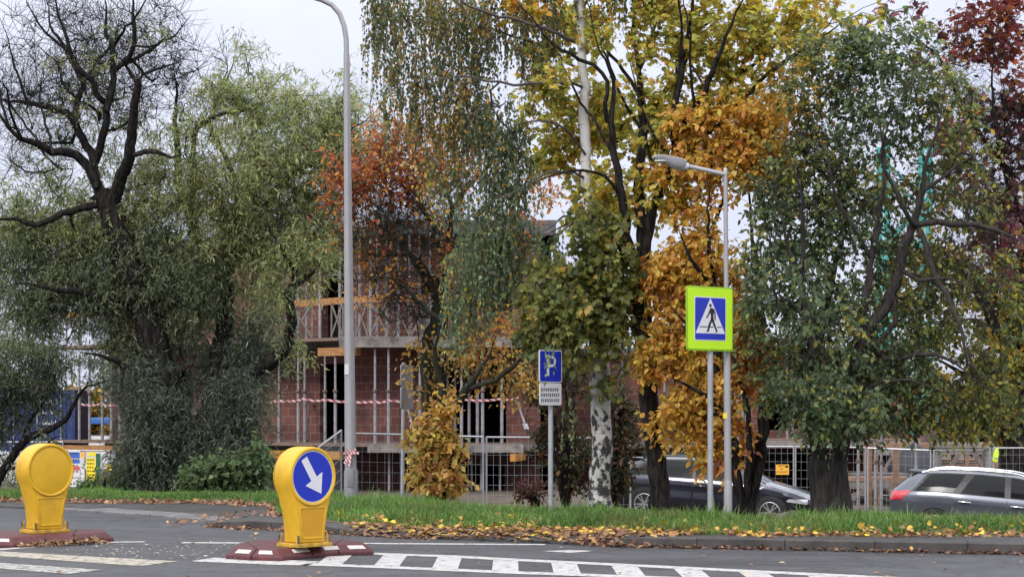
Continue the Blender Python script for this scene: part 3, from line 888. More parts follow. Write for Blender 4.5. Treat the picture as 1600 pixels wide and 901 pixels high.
slab('roof_kerb', [front(.56, 1.3)[1] + (0, 0), front(.56, 1.3)[2], (1.3, 60.9), (-3.6, 60.9)], ZS2, ZS2 + .14, M['concrete'])


def line_pt(px, p0, p1, z):
    s = hit(px, p0, p1); d = (p1 - p0) / np.linalg.norm(p1 - p0)
    q = p0 + d * s
    return np.array((q[0], q[1], z))


LW0, LW1, MW1 = aL + (d_[1] * -.12, d_[0] * .12), b + (0, .15), c + (.8, .15)
LWa = aL + np.array((-d_[1], d_[0])) * .15; LWb = b + np.array((-d_[1], d_[0])) * .15


def deck_pt(px, z):
    return line_pt(px, LWb, MW1, z) if px > 612 else line_pt(px, LWa, LWb, z)


# amber formwork beams under the decks: each its own thing
def beam_thing(p, q, w, hgt, mat, name, label, cat, group=None):
    c = (np.array(p) + np.array(q)) / 2
    t = MB().beam(np.array(p) - c, np.array(q) - c, w, hgt).build(name, mat)
    t.location = c
    ORG[t.name] = c
    return tag(t, label, cat, group)


beam_thing(deck_pt(90, ZS0 - .27), deck_pt(200, ZS0 - .27), .2, .2, M['orange_board'], 'formwork_beam', 'orange timber beam under the lower deck above the yellow notices', 'timber beam', 'formwork beams')
beam_thing(deck_pt(425, ZS0 - .36), deck_pt(537, ZS0 - .36), .2, .24, M['amber_beam'], 'formwork_beam', 'amber beam under the lower deck beside the tall lamp', 'timber beam', 'formwork beams')
beam_thing(deck_pt(500, ZS1 - .42), deck_pt(560, ZS1 - .42), .2, .24, M['orange_board'], 'formwork_beam', 'orange timber beam under the upper deck behind the tall lamp', 'timber beam', 'formwork beams')
beam_thing((.02, 58.9, ZS0 - .40), (.35, 61, ZS0 - .40), .16, .22, M['amber_beam'], 'formwork_beam', 'amber beam end sticking out under the lower deck corner by the parking sign', 'timber beam', 'formwork beams')
beam_thing(line_pt(1148, np.array((1.5, 68.4)), np.array((13.6, 68.4)), ZS0 - .42), line_pt(1172, np.array((1.5, 68.4)), np.array((13.6, 68.4)), ZS0 - .42), .2, .22, M['amber_beam'], 'formwork_beam', 'amber beam under the right hand deck behind the orange tree', 'timber beam', 'formwork beams')
beam_thing(deck_pt(430, ZS2 - .55), deck_pt(520, ZS2 - .55), .18, .22, M['orange_board'], 'formwork_beam', 'orange beam just under the roof slab behind willow leaves', 'timber beam', 'formwork beams')

# guard boards along the upper deck
beam_thing(deck_pt(395, ZS1 + 1.02), deck_pt(611, ZS1 + 1.1), .05, .2, M['orange_board'], 'guard_board', 'orange guard board on the upper deck running behind the tall lamp', 'guard board', 'guard boards')
beam_thing(deck_pt(613, ZS1 + 1.1), deck_pt(700, ZS1 + 1.1), .05, .2, M['orange_board'], 'guard_board', 'orange guard board on the upper deck behind the rust leaved tree', 'guard board', 'guard boards')
beam_thing(deck_pt(96, ZS1 + 1.0), deck_pt(150, ZS1 + 1.05), .05, .2, M['orange_board'], 'guard_board', 'orange guard board at the far left end of the upper deck', 'guard board', 'guard boards')


def guard_frame(px0, px1, label):
    p, q = deck_pt(px0, ZS1), deck_pt(px1, ZS1)
    c = (p + q) / 2
    t = thing('cross_brace', label, 'timber brace', c, group='crossed timber braces on the upper deck')
    up = np.array((0, 0, 1.02))
    m = MB(); m.beam(p, p + up, .05, .05); m.build('post', M['grey_timber'], t, world=True)
    m = MB(); m.beam(q, q + up, .05, .05); m.build('post', M['grey_timber'], t, world=True)
    m = MB(); m.beam(p + (0, -.04, .03), q + up + (0, -.04, 0), .03, .045); m.build('diagonal', M['pale_timber'], t, world=True)
    m = MB(); m.beam(q + (0, -.08, .03), p + up + (0, -.08, 0), .03, .045); m.build('diagonal', M['grey_timber'], t, world=True)


for i, (p0, p1, lab) in enumerate([(104, 126, 'crossed grey timber brace at the far left end of the upper deck'), (455, 488, 'crossed timber brace left of the deck prop by the dark window'), (518, 536, 'crossed timber brace just left of the tall lamp pole'),
                                   (556, 575, 'crossed timber brace just right of the tall lamp pole'), (578, 606, 'crossed timber brace near the deck corner'), (614, 640, 'crossed timber brace right after the deck corner'), (643, 668, 'crossed timber brace nearest the rust leaved tree')]):
    guard_frame(p0, p1, lab)

# ---- steel props
def make_prop(H, label, loc):
    t = thing('steel_prop', label, 'steel prop', loc, group='steel props on the decks')
    MB().tube([(0, 0, 0.008), (0, 0, H * .56)], .048, 8).build('outer_tube', M['prop_steel'], t)
    MB().tube([(0, 0, H * .54), (0, 0, H - .008)], .036, 8).build('inner_tube', M['prop_steel'], t)
    MB().lathe([(.05, 0), (.075, .03), (.075, .09), (.05, .12)], (0, 0, H * .53), 8).build('collar', M['prop_rust'], t)
    MB().box((0, 0, .004), (.16, .16, .008)).build('base_plate', M['prop_rust'], t)
    MB().box((0, 0, H - .004), (.14, .14, .008)).build('head_plate', M['prop_rust'], t)
    return t


levels = [('ground floor deck', ZS0, ZS1 - .34 - ZS0, [124, 140, 160, 174, 187, 436, 466, 476, 508, 524, 586, 607, 656, 699, 711, 721, 733, 746, 754, 784], 0),
          ('upper deck', ZS1, ZS2 - .3 - ZS1, [124, 418, 432, 449, 466, 479, 500, 531, 562, 579, 589, 604, 622, 640, 656, 672, 690], 0),
          ('basement floor', -2.2, ZS0 - .26 + 2.2, [452, 608, 737, 752, 781], .7)]
for lname, z, H, pxs, back in levels:
    proto = None
    for i, px in enumerate(pxs):
        p = deck_pt(px, z) + (0, back + .25 * ((i * 7) % 3), 0)
        if px in (699, 711, 733): p = p + (0, 1.6, 0)
        k = p[1] / deck_pt(px, z)[1]; p[0] *= k
        where = {'ground floor deck': 'on the ground floor deck', 'upper deck': 'on the upper deck', 'basement floor': 'under the lower deck'}[lname]
        lab = f'grey steel prop standing {where}, {ORD[i]} from the left of those props'
        if proto is None:
            proto = make_prop(H, lab, p)
        else:
            dup(proto, p, lab)
# props of the right hand wing
RW0, RW1 = np.array((1.5, 68.5)), np.array((13.6, 68.5))
proto = None
for i, px in enumerate([972, 1038, 1152, 1160, 1166, 1230, 1238, 1262]):
    p = line_pt(px, RW0, RW1, ZS0 + .02)
    lab = f'grey steel prop on the right hand deck behind the cars, {ORD[i]} from the left there'
    if proto is None: proto = make_prop(ZS1 - .3 - ZS0, lab, p)
    else: dup(proto, p, lab)
# inclined push-pull braces
for (px0, py0, px1, py1, lab) in [(634, 627, 652, 690, 'white inclined brace leaning on the red wall beside the edge-on sign'), (808, 628, 823, 671, 'white inclined brace leaning on the red wall right of the dark opening'), (484, 622, 478, 688, 'dark thin inclined brace on the deck left of the tall lamp'), (206, 624, 190, 672, 'thin inclined brace on the red wall beside the willow')]:
    y = 59.6 if px0 > 600 else (61.8 if px0 > 400 else 67.6)
    p, q = P(px1, py1, y - .3), P(px0, py0, y + .9)
    t = thing('push_pull_brace', lab, 'wall brace', p, group='inclined wall braces')
    m = MB(); m.tube([p, q], .035 if px0 > 480 + 10 else .028, 8); m.build('tube', M['galv'] if px0 > 600 else M['prop_rust'], t, world=True)
    d = (q - p) / np.linalg.norm(q - p)
    m = MB(); m.beam(p + d * .0, p + d * .3, .14, .05); m.build('foot', M['galv'] if px0 > 600 else M['prop_rust'], t, world=True)
    m = MB(); m.beam(q - d * .14, q, .12, .05); m.build('head', M['galv'] if px0 > 600 else M['prop_rust'], t, world=True)
# grey board leaning in the ground floor opening
o = MB().box((0, 0, 0), (.75, .06, 1.15)).build('leaning_board', M['concrete'], bevel=.01); o.location = P(684, 663, 61.9); o.rotation_euler = (R(-8), 0, 0)
tag(o, 'pale grey board leaning inside the ground floor opening behind the yellow shrub', 'board')
o = MB().box((0, 0, 0), (.5, .05, 1.1)).build('window_panel', M['pale_timber'], bevel=.01); o.location = P(668, 505, 60.2); o.rotation_euler = (R(-6), 0, 0)
tag(o, 'pale panel standing on the upper deck behind the rust leaved tree', 'board')
o = MB().box((0, 0, 0), (.75, .1, .7)).build('block_stack', M['concrete'], bevel=.01); o.location = P(520, 510, 64.3)
tag(o, 'grey block stack standing in the upper floor doorway by the tall lamp', 'building blocks')

# ---- barrier tape
def tape(px_pts, Y, label):
    pts = [deck_pt(px, EH + (HY - py) * Y(px) / F) for px, py in px_pts]
    pts = [p + (0, -.12, 0) for p in pts]
    c = pts[0]
    m = MB(); vs = []; n = 0
    dense = []
    for a, b2 in zip(pts[:-1], pts[1:]):
        for k in np.linspace(0, 1, 6)[:-1]:
            q = a + (b2 - a) * k; q = q - (0, 0, .05 * 4 * k * (1 - k)); dense.append(q)
    dense.append(pts[-1])
    for q in dense:
        q = q - c
        vs += [q + (0, 0, .033), q - (0, 0, .033), q + (0, .006, .033), q + (0, .006, -.033)]
    fs = []
    for i in range(len(dense) - 1):
        b2 = 4 * i; fs += [(b2, b2 + 1, b2 + 5, b2 + 4), (b2 + 2, b2 + 6, b2 + 7, b2 + 3), (b2, b2 + 4, b2 + 6, b2 + 2), (b2 + 1, b2 + 3, b2 + 7, b2 + 5)]
    m.add(vs, fs); o = m.build('barrier_tape', M['tape'], smooth=False); o.location = c
    tag(o, label, 'barrier tape')


yy = lambda px: float(deck_pt(px, 0)[1])
tape([(400, 626), (436, 625.5), (476, 622.5), (508, 624), (586, 627), (607, 624.5), (656, 625), (721, 623), (784, 622.5), (812, 620)], yy, 'red and white barrier tape strung across the props of the ground floor deck')
tape([(128, 631), (160, 630), (187, 631), (213, 630)], yy, 'red and white barrier tape at the open left end of the ground floor deck')

# ================================================================ FENCES
def fence_panel(p, q, hgt, label, name='fence_panel', feet=True):
    """mobile mesh fence panel from p to q (bottom points)"""
    p = np.array(p, float); q = np.array(q, float)
    t = thing(name, label, 'site fence', p, group='mobile mesh fence panels')
    up = np.array((0, 0, hgt)); d = (q - p) / np.linalg.norm(q - p); L = np.linalg.norm(q - p)
    m = MB(); m.tube([p, p + up], .022, 8); m.tube([q, q + up], .022, 8); m.tube([p + up, q + up], .021, 8); m.tube([p + (0, 0, .12), q + (0, 0, .12)], .021, 8)
    m.build('frame', M['galv'], t, world=True)
    w = MB(); n = int(L / .16)
    for i in range(1, n):
        a = p + d * L * i / n; w.beam(a + (0, 0, .12), a + up, .0055, .0055)
    for k in range(1, 9):
        z = hgt * k / 9 + .05; w.beam(p + (0, 0, z), q + (0, 0, z), .006, .006)
    w.build('mesh', M['fence_wire'], t, world=True, smooth=False)
    if feet:
        for e in (p, q):
            m = MB(); m.box(e + (0, 0, .06), (.22, .6, .13)); m.build('foot', M['concrete'], t, world=True, bevel=.02)
    return t


def fp(px, Y, top_py):
    x = (px - CX) * Y / F; zt = EH + (HY - top_py) * Y / F
    return np.array((x, Y, zt))


def fence_px(px0, Y0, py0, px1, Y1, py1, label, hgt=2.0, feet=True):
    p, q = fp(px0, Y0, py0), fp(px1, Y1, py1)
    return fence_panel(p - (0, 0, hgt), q - (0, 0, hgt), hgt, label, feet=feet)


fence_px(542, 45, 676.5, 755, 45.2, 682, 'grey mesh fence panel between the tall lamp and the yellow leaved shrub')
fence_px(760, 45.3, 682.5, 985, 46.5, 684, 'grey mesh fence panel in front of the red basement wall beside the birch')
fence_px(497, 41.0, 699, 533, 44.6, 672, 'narrow mesh fence panel turned edge-on just left of the tall lamp')
fence_px(1022, 54.5, 696.5, 1240, 54.2, 697.5, 'mesh fence panel behind the dark car carrying the amber notice')
fence_px(1243, 54.2, 697.5, 1352, 53.2, 699, 'mesh fence panel behind the thick grey trunk')
fence_px(1356, 53, 699.5, 1454, 52.5, 703, 'mesh fence panel between the grey trunk and the roof of the grey car')
fence_px(1459, 52.5, 703, 1470, 55.5, 704, 'short mesh fence panel turned edge-on above the grey car')
fence_px(1470, 55.6, 704, 1536, 55.5, 704.5, 'mesh fence panel set back above the roof of the grey car')
fence_px(1536, 55, 703.5, 1547, 52, 699.5, 'narrow mesh fence gate turned edge-on beside the lime vest')
fence_px(1552, 52, 699.5, 1760, 51.5, 699, 'mesh fence panel in front of the big dark trunk at the right edge')
fence_px(-40, 62, 690, 98, 61.5, 690, 'mesh fence panel in front of the blue container')
fence_px(101, 61.5, 703, 180, 61, 704, 'mesh fence panel hung with coloured notices at the left')

# amber notice on the fence
c = P(1222.5, 733, 54.0)
t = thing('safety_notice', 'amber fence notice reading PRACA NA WYSOKOSCI behind the dark car', 'notice', c)
m = MB(); m.prism(rrect(.345, .27, .01), (0, 0, 0), (1, 0, 0), (0, 0, 1), (0, -1, 0), -.004, .004); m.build('board', M['notice_amber'], t)
text_part('lettering', 'PRACA\nNA\nWYSOKOŚCI', .055, M['black'], t, (-.02, -.005, .015), (1.0, 0, 0), (0, 0, 1), (0, -1, 0), spacing=1.45)
m = MB(); m.prism([(.08, .05), (.15, .05), (.15, .11), (.08, .11)], (0, 0, 0), (1, 0, 0), (0, 0, 1), (0, -1, 0), .003, .006); m.build('pictogram', M['black'], t)


def notice(px0, px1, py0, py1, Y, mat, label, rows=None, rowmat=None, cat='notice', blocks=()):
    p0, p1 = P(px0, py1, Y), P(px1, py0, Y)
    c = (p0 + p1) / 2; w, hh = p1[0] - p0[0], p1[2] - p0[2]
    t = thing('site_notice', label, cat, c, group='notices on the left fence')
    m = MB(); m.prism(rrect(w, hh, .01), (0, 0, 0), (1, 0, 0), (0, 0, 1), (0, -1, 0), -.004, .004); m.build('board', mat, t)
    for (z0, z1, bm_) in blocks:
        m = MB(); m.prism([(-w * .48, hh * (z0 - .5)), (w * .48, hh * (z0 - .5)), (w * .48, hh * (z1 - .5)), (-w * .48, hh * (z1 - .5))], (0, 0, 0), (1, 0, 0), (0, 0, 1), (0, -1, 0), .003, .006); m.build('colour_band', bm_, t)
    if rows:
        r = random.Random(px0); m = MB()
        for k in range(rows):
            z = hh * (.42 - .84 * k / max(1, rows - 1)) if rows > 1 else 0
            x = -w * .4
            while x < w * .34:
                ww = r.uniform(.05, .11) * w * 2
                m.prism([(x, z - .018), (min(x + ww, w * .42), z - .018), (min(x + ww, w * .42), z + .018), (x, z + .018)], (0, 0, 0), (1, 0, 0), (0, 0, 1), (0, -1, 0), .005, .008)
                x += ww + .03
        m.build('printed_text', rowmat or M['black'], t, smooth=False)


YN = 60.9
notice(107, 125, 703, 760, YN, M['notice_white'], 'tall white notice with blue and red bands, leftmost on the fence', 6, None, blocks=((.78, .95, M['notice_blue']), (.45, .56, M['notice_red']), (.64, .74, M['notice_blue'])))
notice(126, 133, 706, 715, YN - .05, M['notice_amber'], 'small amber notice high on the fence left of the yellow banner')
notice(126, 132, 727, 752, YN - .05, M['notice_white'], 'small white notice low on the fence left of the yellow banner', 3)
notice(135, 149, 715, 750, YN - .05, M['notice_yellow'], 'tall yellow banner with rows of black text on the left fence', 6)
notice(138, 150, 706, 712, YN - .04, M['notice_yellow'], 'small yellow strip above the tall yellow banner')
notice(150, 157, 708, 748, YN, M['notice_green'], 'narrow dark green board right of the yellow banner')
notice(166, 175, 724, 737, YN - .05, M['notice_yellow'], 'small yellow notice right of the green board', 3)

# ================================================================ CONTAINER, CABIN, SITE STUFF
c0 = P(76, 700, 66)
t = thing('shipping_container', 'dark blue shipping container with small white markings behind the left tree', 'container', (c0[0] - 2.6, 68, -.9))
z_t = EH + (HY - 608) * 66 / F + .9
W_ = 6.0
m = MB(); m.box((0, 1.1, z_t / 2 + .6), (W_, 2.4, z_t - 1.2))
for i in range(30):
    m.box((-W_ / 2 + .1 + i * (W_ - .2) / 29, -.115, z_t / 2 + .6), (.1, .05, z_t - 1.45))
m.build('shell', M['container_blue'], t)
for x in (-W_ / 2, W_ / 2):
    MB().box((x, -.12, z_t / 2 + .6), (.14, .16, z_t - 1.2)).build('corner_post', M['container_blue'], t, bevel=.01)
for px in (18, 55, 92):
    x = (px - CX) * 67.5 / F - (c0[0] - 2.6); m = MB(); m.tube([(x, -.22, 1.4), (x, -.22, z_t - .1)], .025, 8); m.build('lock_rod', M['galv'], t)
r = random.Random(8); m = MB()
for k, z in enumerate((2.15, 2.5, 2.85)):
    x = (61 - CX) * 67.6 / F - (c0[0] - 2.6)
    for i in range(6):
        w = r.uniform(.04, .1)
        if r.random() < .8:
            m.box((x, -.15, z - .0), (w, .01, .07)); m.box((x - w / 2, -.151, z + .04), (.025, .01, .14))
        x += w + .04
m.build('white_markings', M['cabin_white'], t, smooth=False)
o = MB().box((0, 0, 0), (5.5, 1.5, 1.1)).build('rubble_sacks', M['notice_white'], bevel=.1)
tag(o, 'pale white sacks stacked under the blue container at the left edge', 'sacks'); o.location = (c0[0] - 2.4, 68.3, -.2)

t = thing('site_cabin', 'white site cabin with blue roof band seen under the left deck', 'cabin', ((140 - CX) * 84 / F, 86, -1))
zc = EH + (HY - 672) * 84 / F + 1
zt = EH + (HY - 658) * 84 / F + 1
MB().box((0, 0, zt / 2 - .3), (5.6, 3, zt - .0 - .6)).build('wall', M['cabin_white'], t)
MB().box((0, -.02, zt + .02), (5.7, 3.1, .26)).build('roof_band', M['cabin_blue'], t, bevel=.02)
for x in (-1.3, -.3, .75):
    MB().box((x, -1.52, zt * .5 + .1), (.04, .03, zt * .6)).build('panel_joint', M['lamp_dark'], t)
for x in (-1.8, 1.8):
    MB().box((x, 0, .02), (.3, 2.6, .3)).build('skid', M['lamp_dark'], t)

# tower crane mast
Ym = 78.0
cx0 = (1413 - CX) * Ym / F
t = thing('tower_crane', 'teal lattice crane mast rising behind the green fruit tree', 'crane', (cx0, Ym, -1.4))
hw = .8; Hm = 13.2
for sx in (-1, 1):
    for sy in (-1, 1):
        m = MB(); m.box((sx * hw, sy * hw, Hm / 2), (.2, .2, Hm)); m.build('leg', M['teal'], t)
for k in range(4):
    z0 = .4 + k * 3; m = MB()
    for s in (-1, 1):
        m.beam((-hw, s * hw, z0), (hw, s * hw, z0), .1, .1); m.beam((s * hw, -hw, z0), (s * hw, hw, z0), .1, .1)
        m.beam((-hw, s * hw, z0), (hw, s * hw, z0 + 1.5), .09, .09); m.beam((hw, s * hw, z0 + 1.5), (-hw, s * hw, z0 + 3), .09, .09)
        m.beam((s * hw, -hw, z0), (s * hw, hw, z0 + 1.5), .09, .09); m.beam((s * hw, hw, z0 + 1.5), (s * hw, -hw, z0 + 3), .09, .09)
    m.build('lattice', M['teal'], t)
m = MB(); m.box((0, 0, .15), (3.6, .4, .3)); m.box((0, 0, .16), (.4, 3.6, .3)); m.build('base_cross', M['teal'], t)
for x in (-1.4, 1.4):
    m = MB(); m.box((x, 0, .72), (.9, 1.6, .85)); m.build('ballast_block', M['concrete'], t, bevel=.03)
t = thing('crane_strut', 'short teal zigzag steel strut lying against the crane mast', 'steel strut', (P(1437, 715, 75)[0], 75, -.6))
q = org(t)
m = MB()
for a, b2 in (((1420, 722), (1437, 706)), ((1437, 706), (1446, 716)), ((1446, 716), (1450, 722)), ((1420, 722), (1420, 745))):
    m.beam(P(*a, 75), P(*b2, 75), .1, .14)
m.build('steel', M['teal'], t, world=True)

# timber working platforms and formwork behind the cars
def platform(px0, px1, py, Y, label, depth=2.0, mat='brown_timber', legs=True, th=.16):
    p, q = P(px0, py, Y), P(px1, py, Y)
    c = (p + q) / 2; zg = float(site_z(c[0]))
    t = thing('timber_platform', label, 'work platform', (c[0], Y, zg), group='timber platforms on the site')
    w = q[0] - p[0]; z = c[2] - zg
    m = MB(); n = 6
    for i in range(n):
        m.box((0, depth * (i + .5) / n, z - th / 2 + .01 * (i % 2)), (w, depth / n - .02, th))
    m.build('planks', M[mat], t)
    for y in (.08, depth - .1):
        MB().box((0, y, z - th - .11), (w * .98, .1, .2)).build('joist', M['pale_timber'], t)
    for sx in (-.46, 0, .46):
        for y in (.1, depth - .1):
            m = MB(); m.box((sx * w, y, (z - th - .21) / 2), (.13, .13, z - th - .21)); m.build('leg', M['brown_timber'], t)
    for s_ in (-1, 1):
        MB().beam((s_ * .42 * w, .02, z * .33), (s_ * .13 * w, .02, z - th - .2), .06, .16).build('brace', M['grey_timber'], t)
    return t


platform(1366, 1452, 692, 66, 'brown timber platform in front of the teal crane mast', 2.2)
platform(1462, 1560, 692, 68, 'pale weathered timber platform with diagonal braces left of the big dark trunk', 2.2, 'pale_timber')
platform(1322, 1430, 746, 59, 'low brown plank table between the thick grey trunk and the grey car', 1.4, th=.1)


def stack(px0, px1, py0, py1, Y, n, mat, label, name='timber_stack', cat='timber stack'):
    p, q = P(px0, py1, Y), P(px1, py0, Y)
    t = thing(name, label, cat, ((p[0] + q[0]) / 2, Y, p[2]))
    w, hh = q[0] - p[0], q[2] - p[2]; r = random.Random(px0)
    for k in range(n):
        m = MB()
        for j in range(4):
            m.box((r.uniform(-.06, .06), .12 + j * .26, hh * (k + .42) / n), (w * r.uniform(.86, 1.02), .22, hh / n * .7))
        m.build('layer', M[mat[k % len(mat)]], t)


stack(1150, 1236, 700, 760, 72.5, 9, ['pale_timber', 'grey_timber', 'concrete'], 'stack of pale boards seen through the basement opening beside the amber notice')
stack(1352, 1448, 704, 728, 72, 6, ['pale_timber', 'grey_timber'], 'stack of pale boards behind the fence at the foot of the crane')
stack(1330, 1420, 738, 748, 62, 2, ['pale_timber', 'concrete'], 'low layer of pale boards behind the plank table')
stack(1338, 1395, 772, 798, 60.5, 3, ['pale_timber', 'concrete'], 'low pale heap of boards on the ground under the plank table')
stack(1470, 1545, 716, 730, 73, 4, ['pale_timber', 'brown_timber'], 'stack of boards behind the set-back fence panel above the grey car')
for i, (px, lab) in enumerate([(1341, 'dark steel prop standing behind the thick grey trunk, leftmost of three'), (1368, 'dark steel prop beside the fence post behind the trunk, middle of three'), (1377, 'dark steel prop near the plank table, rightmost of three')]):
    p = P(px, 790, 56); p[2] = site_z(p[0]); 
    if i == 0: pr = make_prop(2.35, lab, p); pr['group'] = 'dark props behind the thick trunk'
    else: dup(pr, p, lab, group='dark props behind the thick trunk')
for px, lab in ((1358, 'brown timber post standing between the dark props'), (1400, 'brown timber post under the plank table edge by the grey car')):
    p = P(px, 790, 57); z0 = float(site_z(p[0])); o = MB().box((0, 0, .85), (.16, .16, 1.7)).build('timber_post', M['brown_timber'], bevel=.01); o.location = (p[0], 57, z0); tag(o, lab, 'timber post')
p = P(1431, 706, 57.5)
t = thing('steel_prop', 'single pale steel prop with flat head left of the grey car roof', 'steel prop', (p[0], 57.5, site_z(p[0])))
H = p[2] + .95 - float(site_z(p[0])) + .35 - .95
H = EH + (HY - 682) * 57.5 / F - float(site_z(p[0]))
MB().tube([(0, 0, 0), (0, 0, H * .6)], .045, 8).build('outer_tube', M['galv_dull'], t); MB().tube([(0, 0, H * .58), (0, 0, H)], .034, 8).build('inner_tube', M['galv_dull'], t); MB().box((0, 0, H), (.2, .2, .05)).build('head_plate', M['trim'], t)
# dark tarpaulin heap and brick column
m = MB(); r = random.Random(2); vs = []; fs = []
n, k = 14, 7
for i in range(k):
    for j in range(n):
        a = 2 * math.pi * j / n; rad = (1 - (i / (k - 1)) ** 2.2) * (1 + .12 * r.uniform(-1, 1)) + .02
        vs.append((1.0 * rad * math.cos(a), .7 * rad * math.sin(a), 1.0 * i / (k - 1)))
for i in range(k - 1):
    for j in range(n): fs.append((i * n + j, i * n + (j + 1) % n, (i + 1) * n + (j + 1) % n, (i + 1) * n + j))
m.add(vs, fs); o = m.build('tarpaulin_heap', M['dark_sheet'], angle=80); p = P(1428, 760, 64); o.location = (p[0], 64, EH + (HY - 752) * 64 / F); o.scale = (.9, 1, 1.25); tag(o, 'dark rounded tarpaulin heap behind the pale prop and plank table', 'tarpaulin')
o = MB().box((0, 0, 0), (.75, .75, 2.6)).build('brick_pier', M['prop_rust'], bevel=.02); p = P(1447, 705, 71); o.location = (p[0], 71, p[2] - .1); tag(o, 'dark brown square pier beside the teal crane mast', 'pier')
# hi-vis vest on the fence post
t = thing('hi_vis_vest', 'lime hi-vis vest hanging on the fence post before the big dark trunk', 'vest', P(1556.5, 712, 51.8))
m = MB(); m.prism([(-.03, .17), (.03, .2), (.055, .18), (.06, .05), (.045, -.1), (.02, -.15), (-.05, -.16), (-.09, -.1), (-.07, .03)], (0, 0, 0), (1, 0, 0), (0, 0, 1), (0, -1, 0), -.04, .03); v = m.build('cloth', M['vest'], t, bevel=.015)
m = MB(); m.box((-.01, -.035, -.05), (.11, .01, .035), Matrix.Rotation(.2, 4, 'Y')); m.build('reflective_band', M['galv'], t)

